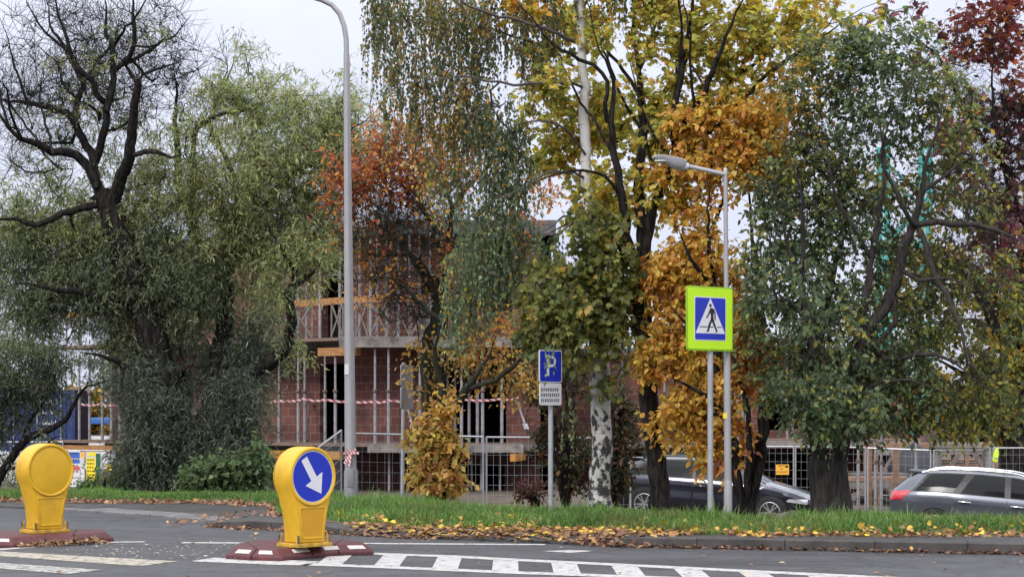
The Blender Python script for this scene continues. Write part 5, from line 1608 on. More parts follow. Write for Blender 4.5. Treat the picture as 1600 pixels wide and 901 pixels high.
w.limb([(372, 322, 7), (352, 245, 6), (330, 200, 5), (338, 150, 4), (372, 95, 3), (380, 70, 2)], dy=.6)
w.limb([(303, 362, 7), (304, 232, 6), (314, 197, 6), (340, 180, 5), (400, 163, 4), (460, 150, 2)], dy=-1.0)
w.limb([(165, 318, 8), (110, 330, 8), (60, 348, 7), (10, 345, 6), (-40, 355, 4)], dy=-1.0)
w.limb([(224, 490, 9), (170, 470, 8), (110, 455, 7), (50, 440, 5), (0, 450, 3)], dy=-1.6)
w.limb([(264, 625, 8), (200, 580, 8), (170, 560, 7), (120, 548, 5)], dy=-1.2)
for x0, y0, x1, y1, x2, y2 in ((83, 238, 60, 150, 70, 90), (44, 162, 20, 90, 0, 30), (121, 157, 90, 100, 50, 60), (137, 122, 180, 60, 190, 10), (112, 84, 60, 40, 30, -20), (177, 76, 220, 20, 240, -30), (34, 216, 10, 140, -20, 110), (62, 222, 30, 180, 10, 130), (203, 90, 240, 120, 260, 90), (14, 198, 0, 100, 20, 60)):
    w.limb([(x0, y0, 3.4), ((x0 + x1) / 2 - 4, (y0 + y1) / 2, 3), (x1, y1, 2.4), (x2, y2, 1.2)], dy=w.rng.uniform(-1.5, 1.5))
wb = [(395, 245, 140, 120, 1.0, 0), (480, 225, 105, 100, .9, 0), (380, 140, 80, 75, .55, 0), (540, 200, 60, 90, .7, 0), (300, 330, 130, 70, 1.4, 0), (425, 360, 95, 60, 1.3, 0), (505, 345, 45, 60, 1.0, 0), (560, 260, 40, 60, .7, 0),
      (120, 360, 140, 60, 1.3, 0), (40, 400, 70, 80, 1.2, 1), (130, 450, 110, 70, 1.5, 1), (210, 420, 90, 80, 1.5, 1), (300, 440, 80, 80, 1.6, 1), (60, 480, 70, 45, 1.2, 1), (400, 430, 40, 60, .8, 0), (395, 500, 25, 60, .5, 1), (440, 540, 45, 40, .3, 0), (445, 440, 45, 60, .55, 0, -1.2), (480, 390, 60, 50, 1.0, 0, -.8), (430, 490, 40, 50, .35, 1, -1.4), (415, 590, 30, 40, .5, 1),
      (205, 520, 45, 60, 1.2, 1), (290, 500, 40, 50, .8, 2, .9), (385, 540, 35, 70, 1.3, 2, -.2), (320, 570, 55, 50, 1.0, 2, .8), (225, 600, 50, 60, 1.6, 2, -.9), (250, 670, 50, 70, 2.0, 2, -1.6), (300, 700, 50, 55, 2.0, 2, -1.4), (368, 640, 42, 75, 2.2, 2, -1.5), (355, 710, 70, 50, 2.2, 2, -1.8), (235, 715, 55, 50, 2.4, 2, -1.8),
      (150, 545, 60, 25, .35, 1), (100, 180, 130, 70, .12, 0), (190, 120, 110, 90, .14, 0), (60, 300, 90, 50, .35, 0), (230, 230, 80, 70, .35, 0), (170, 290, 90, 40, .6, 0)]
wc, wi = blob_points(wb, 42, 2500, w.rng, 1.0)
keep = (wc[:, 2] > ground_z(wc[:, 0], wc[:, 1]) + .1)
wc, wi = wc[keep], wi[keep]
ok = w.grow(wc, up=.25, wob=.05, step=.24)
bare, _ = blob_points([(110, 120, 130, 140, 1, 0), (200, 90, 110, 110, 1, 0), (40, 200, 90, 90, .8, 0), (300, 130, 70, 80, .5, 0)], 42, 520, w.rng, 1.0)
w.grow(bare, up=.1, wob=.07, step=.2)
w.wood(tip=.0068, pw=2.05, minr=.0065)
sub = w.rng.random(len(bare)) < 1
Tn = np.repeat(np.where(sub)[0], 7)
d = rnd_dirs(len(Tn), w.rng) + (0, 0, .5); p0 = bare[Tn]; p1 = p0 + nrm(d) * .3; p2 = p1 + nrm(d + w.rng.normal(size=d.shape) * .5) * .35
w.twig_mesh(p0, p1, p2, .005, name='bare_twigs')
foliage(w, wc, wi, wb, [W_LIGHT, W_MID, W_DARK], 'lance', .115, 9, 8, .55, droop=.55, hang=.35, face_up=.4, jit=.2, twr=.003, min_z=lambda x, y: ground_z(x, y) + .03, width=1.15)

# ---------------------------------------------------------------- far-left willow thicket
w2 = Tree('willow_bush', 'dark green willow thicket with crooked dark limb at the left edge', 'tree', (-30, 775), 45, M['bark'], 22)
w2.thin = .6
w2.limb([(-30, 780, 8), (5, 735, 7), (34, 692, 6), (70, 672, 5), (102, 655, 5), (124, 615, 4), (150, 597, 3), (195, 588, 2)], dy=-.5)
w2.limb([(-28, 760, 9), (-10, 690, 8), (10, 620, 6), (40, 560, 5), (60, 500, 3)], dy=.8)
w2.limb([(34, 692, 5), (60, 640, 4), (85, 590, 3), (90, 540, 2)], dy=.4)
w2.limb([(5, 735, 5), (50, 720, 4), (80, 690, 3), (100, 680, 2)], dy=-.8)
b2 = [(20, 560, 75, 70, 1.3, 0), (75, 585, 45, 50, 1.2, 1), (-10, 640, 50, 70, 1.1, 1), (60, 630, 45, 35, .8, 1), (-60, 600, 60, 110, 1, 1), (10, 735, 28, 28, .5, 0), (40, 680, 40, 30, .35, 0), (135, 575, 40, 22, .7, 0), (-50, 740, 50, 40, 1.0, 1)]
c2, i2 = blob_points(b2, 45, 330, w2.rng, 1.0)
w2.grow(c2, up=.2); w2.wood(tip=.006)
foliage(w2, c2, i2, b2, [W_MID, W_DARK], 'lance', .12, 8, 8, .5, droop=.5, hang=.5, jit=.2, width=1.2, min_z=lambda x, y: ground_z(x, y) + .03)

# ---------------------------------------------------------------- birch
BG = [(3, (.12, .165, .085)), (2, (.17, .215, .11)), (1, (.07, .1, .06)), (.4, (.5, .32, .05))]
BM = [(2.2, (.13, .155, .075)), (1, (.08, .1, .05)), (1.2, (.42, .22, .05)), (.9, (.46, .32, .06)), (.5, (.22, .14, .06))]
BT = [(2.5, (.11, .14, .07)), (1.4, (.19, .18, .07)), (.8, (.4, .23, .06)), (.8, (.07, .085, .05))]
br = Tree('birch_tree', 'white barked birch with black scarred base and long hanging strands of small leaves', 'tree', (938, 800), 30.4, M['birch'], 31)
br.limb([(937, 810, 18), (938, 785, 17), (942, 700, 16), (938, 600, 15), (935, 520, 14), (928, 430, 10.5), (921, 330, 8.8), (916, 220, 8), (911, 120, 7.4), (907, 40, 6.5), (905, -60, 5), (903, -160, 4)], dy=-.3, taper=False, kink=.008); br.thin = .6
br.wood(tip=.006); br.mb = MB(); n_tr = len(br.chains)
br.bark = M['birch_limb']
br.limb([(908, 66, 5), (885, 62, 5), (850, 48, 5), (812, 38, 4), (772, 20, 4), (735, 2, 3), (690, -20, 3), (620, -30, 2)], dy=-1.0)
br.limb([(913, 110, 4), (880, 97, 4), (845, 72, 4), (800, 55, 3), (757, 45, 3), (700, 60, 2), (640, 60, 1.5)], dy=.9)
br.limb([(914, 140, 4), (893, 125, 4), (850, 121, 4), (800, 129, 4), (760, 126, 3), (720, 122, 3), (660, 130, 2), (590, 130, 1.5)], dy=-1.3)
br.limb([(907, 20, 4), (940, -30, 4), (990, -70, 3), (1040, -80, 2)], dy=1)
br.limb([(906, -40, 4), (850, -80, 4), (760, -110, 3), (660, -90, 2), (590, -60, 1.5)], dy=.6)
br.limb([(918, 250, 4), (895, 215, 3), (860, 190, 3), (800, 200, 2), (740, 230, 1.5)], dy=-1.2)
br.limb([(922, 340, 4), (903, 348, 3.4), (882, 343, 3), (855, 356, 2.4), (822, 372, 1.4)], dy=-1.2)
br.limb([(924, 372, 3), (905, 350, 2.8), (884, 350, 2.4), (850, 368, 2), (828, 390, 1.2)], dy=-1.5)
br.limb([(918, 280, 4), (870, 270, 3), (800, 300, 2.4), (760, 330, 1.6)], dy=-1.6)
br.limb([(928, 430, 3), (890, 420, 2.4), (850, 440, 1.8), (820, 470, 1.2)], dy=-1.4)
bb = [(620, -20, 60, 40, .9, 2), (700, 10, 90, 50, 1.3, 2), (790, 30, 60, 40, .9, 2), (650, 90, 70, 50, .7, 2), (720, 100, 60, 40, .9, 2), (600, 30, 30, 40, 1.1, 2),
      (640, 165, 60, 30, .8, 1), (720, 170, 70, 40, 1.2, 1), (690, 250, 50, 40, .7, 1), (770, 190, 60, 50, 1.3, 0), (795, 270, 40, 60, 1.2, 0), (740, 300, 40, 40, .9, 0),
      (755, 400, 55, 70, 1.6, 0), (800, 370, 45, 50, 1.2, 0), (725, 460, 30, 50, 1.1, 0), (862, 545, 14, 18, .3, 0, -1.9, .15), (880, 640, 12, 30, .2, 0), (840, 90, 50, 50, .5, 2), (860, 0, 60, 40, .8, 2), (980, -40, 70, 40, .7, 2), (860, 380, 40, 30, .6, 0), (845, 520, 30, 50, .5, 0)]
bc, bi = blob_points(bb, 30.4, 640, br.rng, 1.0)
br.grow(bc, up=-.15, wob=.04, step=.2)
# only the newly grown wood is built here
br.chains = br.chains[n_tr:]
br.wood(tip=.0035, name='limbs')
foliage(br, bc, bi, bb, [BG, BM, BT], 'birch', .058, 13, 4, .4, strand=(.28, .95), hang=.9, face_up=.1, jit=.28, twr=.0018, sizevar=.2, mixc=.75)

# ---------------------------------------------------------------- maple
MY = [(3, (.43, .375, .085)), (2.2, (.33, .345, .085)), (2.2, (.5, .41, .08)), (1.1, (.45, .25, .045)), (.6, (.15, .17, .04))]
MO = [(2, (.48, .28, .04)), (2, (.42, .32, .04)), (1, (.48, .2, .035))]
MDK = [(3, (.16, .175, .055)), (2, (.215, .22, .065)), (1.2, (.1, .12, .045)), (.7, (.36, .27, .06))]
mp = Tree('maple_tree', 'tall dark trunked maple with forked stems and yellow green leaves in the middle', 'tree', (1032, 800), 30, M['bark'], 41)
mp.limb([(1034, 812, 18), (1031, 785, 16), (1023, 700, 15), (1015, 620, 15), (1007, 530, 16), (1000, 470, 17), (1000, 425, 15)], dy=-.1, taper=False, kink=.015); mp.thin = .78
mp.limb([(1000, 440, 11), (986, 392, 10), (975, 335, 9), (964, 290, 8), (953, 232, 7), (949, 178, 6), (944, 110, 5), (930, 60, 4), (920, 0, 3)], dy=-.8)
mp.limb([(1001, 430, 13), (1001, 330, 11), (999, 268, 9), (1000, 200, 8), (999, 110, 6), (993, 30, 5), (985, -50, 4), (980, -120, 2)], dy=.5)
mp.limb([(1003, 430, 12), (1018, 350, 11), (1034, 300, 10), (1051, 250, 9), (1056, 190, 8), (1062, 120, 7), (1074, 30, 6), (1082, -50, 4), (1085, -120, 2)], dy=-.3)
mp.limb([(1001, 265, 7), (1012, 190, 7), (1034, 140, 6), (1062, 100, 5), (1090, 55, 5), (1112, 20, 4), (1135, -30, 3)], dy=.9)
mp.limb([(1052, 245, 7), (1086, 170, 6), (1102, 125, 6), (1125, 80, 5), (1150, 25, 4), (1175, -40, 3)], dy=-1.0)
mp.limb([(1045, 270, 6), (1080, 225, 6), (1110, 180, 6), (1140, 130, 5), (1175, 80, 4), (1205, 30, 4), (1230, -20, 3)], dy=.7)
mp.limb([(1078, 228, 5), (1130, 190, 5), (1180, 130, 4), (1230, 95, 4), (1280, 65, 3), (1330, 25, 2), (1370, 0, 1.5)], dy=-.6)
mp.limb([(1140, 132, 4), (1200, 80, 3.4), (1260, 40, 3), (1320, 5, 2)], dy=.6)
for k_ in range(22):
    sx, sy = [(1001, 265), (1051, 250), (1034, 300), (1056, 190), (1000, 200), (953, 232), (1086, 170), (1110, 180), (1062, 120), (999, 110)][k_ % 10]
    an = R(mp.rng.uniform(-38, 58)) if sx > 960 else R(mp.rng.uniform(-60, 10)); ln = mp.rng.uniform(130, 290)
    mp.limb([(sx, sy, 3.6)] + [(sx + math.sin(an) * ln * u_ + mp.rng.normal() * 3, sy - math.cos(an) * ln * u_ - 18 * u_ * u_, 3.6 - 2.6 * u_) for u_ in (.3, .6, 1)], dy=mp.rng.uniform(-1.4, 1.4))
mp.limb([(1001, 425, 7), (978, 402, 6), (958, 384, 5)], dy=-.9)
mp.limb([(968, 305, 3.6), (940, 272, 3.2), (905, 262, 3), (872, 270, 2.6), (835, 285, 2), (810, 300, 1.4)], dy=-.7)
mp.limb([(949, 190, 5), (942, 110, 4), (905, 88, 4), (862, 66, 3), (815, 16, 3), (790, -20, 2)], dy=-.6)
mp.limb([(999, 150, 4), (970, 110, 4), (930, 60, 3), (890, 30, 2)], dy=.6)
mp.limb([(1004, 520, 6), (970, 470, 6), (930, 450, 5), (880, 460, 4), (840, 490, 2)], dy=-1.0)
mp.limb([(1002, 470, 6), (960, 420, 5), (920, 390, 4), (880, 400, 2)], dy=.6)
mb_ = [(1230, 60, 80, 60, .5, 0), (1150, 150, 80, 55, .5, 0), (1080, 140, 75, 70, .55, 0), (1225, 150, 55, 45, .4, 1), (1300, 25, 75, 40, .35, 0), (1060, 290, 50, 50, .5, 1), (1180, 240, 60, 50, .5, 1), (965, 190, 90, 70, 1.1, 0, .9), (890, 240, 75, 50, .9, 0, 1.2), (1000, 300, 70, 50, .9, 0), (940, 320, 60, 50, 1.0, 0, .9), (880, 170, 75, 50, .7, 0, 1.2), (1000, 60, 110, 70, .6, 0), (1100, 40, 110, 60, .7, 0), (1180, 40, 80, 50, .65, 0), (890, 60, 80, 50, .55, 0, 1.2), (1150, 110, 60, 40, .5, 0),
       (1000, -70, 200, 60, .9, 0), (1040, 200, 60, 60, .4, 0), (1150, 200, 40, 40, .35, 1), (860, 110, 50, 60, .5, 0), (1250, 30, 60, 40, .25, 1), (840, 20, 50, 40, .45, 1),
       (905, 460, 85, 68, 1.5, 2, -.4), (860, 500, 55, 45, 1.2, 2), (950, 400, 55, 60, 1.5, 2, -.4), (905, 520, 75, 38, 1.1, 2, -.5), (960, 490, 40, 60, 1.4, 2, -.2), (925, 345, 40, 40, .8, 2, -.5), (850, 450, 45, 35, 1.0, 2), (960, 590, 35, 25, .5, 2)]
mc, mi = blob_points(mb_, 30, 900, mp.rng, 1.0)
mp.grow(mc, up=.5, wob=.035, step=.2)
mp.wood(tip=.0052, pw=2.15, minr=.0045)
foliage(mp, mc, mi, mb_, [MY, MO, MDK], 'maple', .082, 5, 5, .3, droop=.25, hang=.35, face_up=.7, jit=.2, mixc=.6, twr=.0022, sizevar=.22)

# ---------------------------------------------------------------- rust leaved tree, with a bare twiggy left side
RR = [(3, (.38, .13, .045)), (2, (.28, .08, .05)), (1.5, (.48, .22, .05)), (.6, (.2, .07, .06))]
RO = [(2, (.5, .23, .045)), (1.5, (.44, .16, .045)), (1, (.36, .24, .07)), (.8, (.26, .09, .05))]
RY = [(3, (.5, .28, .075)), (2, (.44, .32, .1)), (1, (.34, .18, .06)), (.6, (.52, .34, .05))]
rt = Tree('deciduous_tree', 'slim grey trunked tree with rust red leaves and tangled bare twigs behind the tall lamp', 'tree', (676, 780), 36, M['bark_moss'], 51)
rt.limb([(676, 790, 12), (672, 740, 10), (667, 690, 9), (662, 613, 9), (671, 547, 9), (683, 505, 10), (692, 460, 10), (698, 400, 8), (704, 330, 6), (703, 280, 5), (692, 240, 3), (690, 190, 2)], dy=.4)
rt.limb([(674, 720, 8), (681, 662, 8), (684, 610, 7), (676, 550, 6), (684, 500, 5)], dy=-.5)
rt.limb([(680, 675, 7), (696, 648, 7), (711, 630, 7), (730, 604, 6), (744, 585, 5), (765, 545, 3), (775, 510, 2)], dy=-.7)
rt.limb([(727, 608, 5), (760, 598, 4), (800, 578, 4), (815, 566, 3), (840, 550, 2), (866, 540, 1.5)], dy=-.5)
rt.limb([(684, 612, 4), (698, 580, 4), (712, 540, 3), (716, 500, 2)], dy=.4)
rt.limb([(690, 480, 5), (662, 432, 5), (640, 395, 4), (600, 360, 3), (560, 335, 2.4), (530, 330, 1.5)], dy=-.8)
rt.limb([(696, 410, 5), (680, 370, 4), (655, 330, 4), (610, 300, 3), (570, 285, 2)], dy=.7)
rt.limb([(688, 500, 4), (650, 470, 3.4), (610, 440, 3), (570, 430, 2)], dy=-.6)
rt.limb([(692, 465, 4), (650, 400, 3.4), (600, 400, 2.6), (560, 390, 1.6)], dy=.5)
rt.limb([(702, 330, 4), (730, 300, 3), (760, 260, 2), (770, 220, 1.5)], dy=.4)
rt.limb([(698, 390, 4), (740, 370, 3), (790, 340, 2.4), (830, 330, 1.5)], dy=.8)
rt.limb([(703, 300, 3), (670, 270, 3), (640, 240, 2), (620, 215, 1.2)], dy=-.5)
rb = [(590, 275, 80, 52, .8, 0), (545, 310, 44, 44, .7, 0), (665, 275, 80, 60, .6, 0), (640, 225, 80, 45, .55, 0), (570, 355, 50, 45, .35, 0), (640, 345, 70, 45, .22, 0), (600, 430, 70, 60, .12, 1), (582, 400, 24, 42, .35, 1), (610, 385, 30, 30, .15, 1), (690, 425, 26, 55, .5, 1), (700, 250, 50, 50, .35, 1), (668, 560, 28, 45, .6, 2), (735, 545, 40, 40, .75, 2), (790, 580, 45, 40, .6, 2), (760, 510, 40, 40, .5, 1), (820, 600, 20, 25, .3, 2), (800, 360, 50, 40, .35, 0), (830, 300, 40, 50, .4, 1), (660, 620, 20, 30, .3, 2)]
rc, ri = blob_points(rb, 36, 400, rt.rng, 1.0)
bare, _ = blob_points([(620, 385, 95, 80, 1.5, 0), (650, 470, 75, 50, 1.2, 0), (640, 330, 90, 60, .7, 0), (720, 560, 60, 70, .4, 0), (740, 380, 60, 60, .4, 0)], 36, 420, rt.rng, 1.1)
rt.grow(np.concatenate([rc, bare]), up=.3, wob=.04, step=.18)
rt.wood(tip=.0045, minr=.0042)
Tn = np.repeat(np.arange(len(bare)), 8); d = rnd_dirs(len(Tn), rt.rng) + (0, 0, .2); p0 = bare[Tn]; p1 = p0 + nrm(d) * .2; p2 = p1 + nrm(d + rt.rng.normal(size=d.shape) * .5) * .25
rt.twig_mesh(p0, p1, p2, .004, name='bare_twigs')
foliage(rt, rc, ri, rb, [RR, RO, RY], 'oval', .08, 4, 5, .42, droop=.3, hang=.4, jit=.22, mixc=.6, twr=.003)

# shrub at its foot
sh = Tree('yellow_shrub', 'bushy shrub with dense yellow brown leaves at the foot of the rust leaved tree', 'shrub', (684, 780), 34.5, M['bark'], 52)
for k in range(7):
    a = (k - 3) * 9
    sh.limb([(684 + a * .3, 785, 4), (684 + a * .8, 740, 3), (684 + a * 1.4, 690 - abs(a) * -.4, 2), (684 + a * 1.5, 660 + abs(a) * .6, 1.2)], dy=sh.rng.uniform(-.5, .5)) if k else sh.limb([(684, 785, 5), (680, 730, 4), (690, 660, 2)], 0)
sb = [(682, 720, 37, 44, 1.1, 0), (698, 708, 25, 38, .8, 0), (665, 690, 30, 40, .7, 0), (690, 650, 26, 30, .5, 1), (690, 750, 34, 28, .8, 0)]
c, i_ = blob_points(sb, 34.5, 130, sh.rng, 1.0)
sh.grow(c, up=.4); sh.wood(tip=.003)
foliage(sh, c, i_, sb, [[(3, (.48, .29, .09)), (2.4, (.52, .38, .11)), (1, (.34, .16, .07)), (.8, (.36, .34, .1))], RY], 'oval', .1, 5, 5, .26, droop=.3, hang=.5, jit=.22, min_z=lambda x, y: ground_z(x, y) + .1)

# ---------------------------------------------------------------- orange beech
OB = [(3, (.56, .345, .075)), (2.0, (.52, .275, .07)), (2.4, (.58, .41, .085)), (.5, (.44, .17, .055)), (.4, (.42, .35, .07))]
OR_ = [(2, (.5, .22, .075)), (1.5, (.38, .14, .075)), (1.4, (.58, .32, .06))]
ob = Tree('deciduous_tree', 'slender tree covered in bright orange leaves behind the pedestrian sign', 'tree', (1163, 800), 29.6, M['bark'], 61)
ob.limb([(1160, 812, 12), (1166, 782, 11), (1184, 725, 10), (1193, 655, 9), (1196, 560, 7), (1186, 450, 5), (1175, 340, 4), (1165, 250, 2.4), (1160, 200, 1.4)], dy=.3)
ob.limb([(1163, 805, 9), (1154, 740, 8), (1132, 650, 7), (1118, 550, 6), (1108, 430, 5), (1100, 345, 4), (1106, 290, 2.4), (1120, 220, 1.4)], dy=-.5)
ob.limb([(1165, 790, 6), (1172, 740, 6), (1176, 690, 5), (1165, 620, 4), (1150, 560, 3), (1140, 480, 2)], dy=-.4)
ob.limb([(1108, 440, 4), (1080, 400, 3), (1060, 360, 2)], dy=-.4)
ob.limb([(1104, 380, 3.4), (1128, 320, 3), (1140, 270, 2)], dy=.5)
ob.limb([(1118, 560, 4), (1080, 510, 3), (1045, 470, 2)], dy=-.5)
ob.limb([(1128, 630, 4), (1090, 610, 3), (1050, 590, 2)], dy=-.4)
ob.limb([(1118, 550, 3), (1100, 480, 3), (1070, 440, 2)], dy=.6)
obb = [(1205, 225, 55, 60, .8, 0), (1120, 200, 70, 50, .6, 0), (1060, 270, 50, 40, .5, 0), (1230, 290, 35, 50, .5, 0), (1055, 440, 50, 62, 1.1, 0), (1035, 430, 28, 40, .9, 1), (1100, 410, 55, 50, 1.1, 0), (1075, 330, 48, 35, .45, 0), (1130, 270, 62, 50, .9, 0), (1180, 260, 36, 40, .5, 0), (1060, 555, 55, 50, 1.2, 0), (1030, 560, 30, 28, .8, 0), (1070, 640, 48, 50, 1.0, 0), (1110, 600, 45, 70, 1.0, 0), (1100, 690, 30, 40, .7, 0), (1140, 690, 30, 60, .6, 1), (1165, 560, 36, 80, .9, 1), (1140, 490, 40, 60, .8, 0), (1125, 740, 16, 35, .3, 1), (1200, 580, 25, 60, .4, 1), (1080, 210, 60, 40, .4, 0), (1180, 200, 45, 35, .45, 0), (1090, 500, 50, 45, .8, 0)]
c, i_ = blob_points(obb, 29.6, 680, ob.rng, .85)
ob.grow(c, up=.4, step=.16); ob.wood(tip=.0035)
foliage(ob, c, i_, obb, [OB, OR_], 'oval', .088, 6, 5, .28, droop=.3, hang=.45, jit=.2, mixc=.5, twr=.0022)

# ---------------------------------------------------------------- big green fruit tree
PG = [(3, (.095, .135, .072)), (2, (.13, .175, .095)), (1.3, (.058, .082, .048)), (.8, (.26, .26, .075))]
PM = [(2.5, (.13, .165, .08)), (1.5, (.24, .25, .08)), (1, (.075, .1, .055)), (.7, (.42, .32, .06))]
PO = [(2, (.45, .25, .045)), (1.5, (.5, .3, .045)), (1.5, (.14, .15, .05))]
PX = [(2, (.16, .175, .055)), (2, (.085, .11, .05)), (1.2, (.3, .28, .06)), (1, (.055, .06, .034))]
pt = Tree('deciduous_tree', 'thick grey trunked tree with dense dark green leaves right of the pedestrian sign', 'tree', (1297, 815), 28.8, M['bark_grey'], 71)
pt.limb([(1298, 822, 29), (1297, 800, 30), (1295, 760, 31), (1296, 715, 31)], dy=0, taper=False); pt.thin = .64
pt.limb([(1284, 735, 20), (1276, 695, 19), (1271, 655, 18), (1268, 600, 17), (1264, 520, 12), (1251, 430, 9), (1232, 375, 7), (1215, 320, 5), (1205, 270, 3)], dy=-.7)
pt.limb([(1308, 735, 21), (1317, 695, 20), (1323, 655, 19), (1327, 600, 19), (1342, 540, 16), (1380, 475, 14), (1407, 420, 13), (1431, 352, 11), (1444, 285, 9), (1452, 240, 7), (1470, 170, 4), (1480, 110, 2)], dy=-.75)
pt.limb([(1330, 590, 12), (1348, 500, 11), (1362, 405, 9), (1371, 330, 8), (1378, 290, 6), (1370, 200, 4), (1360, 110, 2)], dy=-.9)
pt.limb([(1431, 352, 8), (1470, 348, 8), (1510, 352, 7), (1560, 362, 6), (1610, 380, 4)], dy=-.8)
pt.limb([(1440, 365, 7), (1462, 410, 7), (1480, 455, 6), (1494, 500, 6), (1508, 535, 5), (1526, 575, 4), (1540, 610, 2)], dy=-.9)
pt.limb([(1268, 600, 10), (1288, 500, 9), (1306, 400, 7), (1318, 300, 6), (1330, 210, 4), (1340, 130, 2)], dy=.8)
pt.limb([(1333, 570, 7), (1360, 540, 7), (1395, 500, 6), (1400, 450, 5), (1420, 420, 4)], dy=-.5)
pt.limb([(1260, 500, 6), (1235, 470, 5), (1210, 470, 4), (1185, 490, 2)], dy=-.6)
for pl_ in ([(1250, 430, 6), (1262, 360, 5), (1258, 290, 4), (1240, 220, 3)], [(1362, 405, 6), (1330, 350, 5), (1310, 290, 4), (1300, 210, 3)], [(1407, 420, 6), (1440, 440, 5), (1480, 430, 4), (1530, 450, 3)], [(1268, 600, 7), (1240, 560, 6), (1215, 545, 4), (1190, 560, 3)], [(1342, 540, 7), (1390, 560, 6), (1440, 550, 5), (1500, 570, 3), (1560, 620, 2)], [(1431, 352, 6), (1400, 300, 5), (1390, 240, 4), (1400, 160, 3)], [(1440, 300, 5), (1490, 260, 4), (1530, 240, 3)]):
    pt.limb(pl_, dy=pt.rng.uniform(-1.0, -.2), kink=.05)
pt.limb([(1318, 300, 4), (1290, 250, 4), (1270, 200, 3), (1255, 150, 2)], dy=.4)
pt.limb([(1494, 500, 4), (1530, 500, 3), (1570, 520, 2)], dy=.5)
pt.limb([(1330, 620, 6), (1380, 600, 5), (1430, 600, 4), (1480, 620, 2)], dy=-.9)
pb_ = [(1290, 80, 70, 50, .7, 1), (1390, 60, 80, 45, .7, 0), (1450, 130, 60, 60, .6, 1), (1220, 180, 40, 60, .4, 2), (1490, 260, 60, 80, .5, 1), (1480, 470, 60, 70, .6, 3), (1545, 590, 60, 70, .7, 3), (1500, 640, 60, 40, .8, 3), (1580, 650, 40, 35, .6, 3), (1580, 520, 50, 70, .5, 3), (1345, 95, 85, 50, 1.0, 0), (1300, 150, 85, 50, .8, 0), (1400, 140, 75, 60, .9, 0), (1340, 215, 110, 60, 1.2, 0), (1260, 255, 75, 55, 1.0, 1), (1270, 160, 45, 60, .5, 2), (1330, 300, 110, 60, 1.1, 1), (1255, 340, 85, 60, 1.2, 0), (1205, 300, 45, 45, .8, 0), (1330, 390, 110, 60, 1.1, 0), (1235, 425, 75, 60, 1.2, 0), (1190, 440, 28, 50, .8, 0), (1320, 480, 95, 60, 1.2, 0), (1230, 510, 65, 50, 1.1, 0), (1300, 570, 110, 55, 1.5, 0), (1240, 590, 60, 60, 1.0, 1), (1380, 570, 75, 65, 1.4, 0), (1300, 645, 80, 40, 1.4, 0), (1390, 640, 80, 40, 1.2, 0), (1445, 600, 65, 65, 1.0, 3), (1470, 660, 65, 32, .9, 3), (1350, 690, 28, 24, .3, 0), (1430, 520, 70, 60, .7, 3), (1420, 430, 60, 60, .5, 3), (1470, 230, 55, 60, .6, 1), (1430, 300, 70, 50, .6, 1), (1510, 420, 60, 60, .35, 3), (1540, 580, 50, 60, .5, 3), (1480, 350, 60, 50, .35, 3), (1530, 655, 40, 30, .6, 3),
       (1275, 610, 75, 60, 1.3, 0, -1.0, .7), (1330, 640, 60, 45, 1.3, 0, -1.0, .6), (1285, 660, 60, 26, 1.1, 0, -.9, .5), (1230, 470, 70, 70, .6, 0, -1.0, .6), (1330, 510, 50, 50, .4, 1, -1.0, .6),
       (1190, 380, 40, 60, .6, 1), (1180, 520, 30, 50, .6, 1), (1190, 600, 34, 40, .7, 1), (1500, 150, 50, 70, .35, 1), (1520, 300, 60, 70, .35, 3), (1560, 480, 50, 80, .35, 3), (1450, 60, 60, 40, .3, 1)]
c, i_ = blob_points(pb_, 28.8, 1560, pt.rng, .95)
bare, _ = blob_points([(1480, 400, 110, 130, 1, 0), (1450, 250, 80, 80, .7, 0), (1520, 560, 70, 70, .6, 0), (1300, 250, 120, 150, .5, 0)], 28.8, 260, pt.rng, 1.0)
pt.grow(np.concatenate([c, bare]), up=.35, step=.18, wob=.05); pt.wood(tip=.0045, pw=2.15)
Tn = np.repeat(np.arange(len(bare)), 5); d = rnd_dirs(len(Tn), pt.rng) + (0, 0, .2); p0 = bare[Tn]; p1 = p0 + nrm(d) * .18; p2 = p1 + nrm(d + pt.rng.normal(size=d.shape) * .5) * .22
pt.twig_mesh(p0, p1, p2, .0035, name='bare_twigs')
foliage(pt, c, i_, pb_, [PG, PM, PO, PX], 'oval', .07, 5, 5, .26, droop=.35, hang=.55, face_up=.5, jit=.24, mixc=.5, twr=.0022)

# ---------------------------------------------------------------- red tree, far right
RD = [(3, (.24, .065, .07)), (2, (.18, .06, .07)), (1.4, (.36, .1, .05)), (.6, (.42, .19, .05))]
RP = [(3, (.14, .06, .08)), (2, (.2, .06, .075)), (1, (.1, .055, .065)), (.5, (.36, .17, .05)), (.6, (.12, .12, .06))]
rd = Tree('deciduous_tree', 'crimson and purple leaved tree leaning in at the upper right corner', 'tree', (1660, 790), 31, M['bark'], 81)
rd.limb([(1655, 800, 12), (1653, 700, 11), (1648, 560, 10), (1640, 420, 8), (1632, 300, 6), (1630, 180, 5), (1626, 80, 4), (1625, -20, 2)], dy=.3)
rd.limb([(1642, 440, 6), (1600, 340, 5), (1570, 240, 4), (1556, 130, 3), (1548, 40, 2)], dy=-.6)
rd.limb([(1648, 540, 6), (1600, 450, 5), (1560, 400, 4), (1520, 370, 2)], dy=.5)
rd.limb([(1580, 270, 4), (1545, 220, 3), (1530, 190, 3), (1500, 130, 2)], dy=.5)
rd.limb([(1530, 210, 4), (1490, 130, 3), (1450, 70, 2), (1420, 20, 1.5)], dy=-.5)
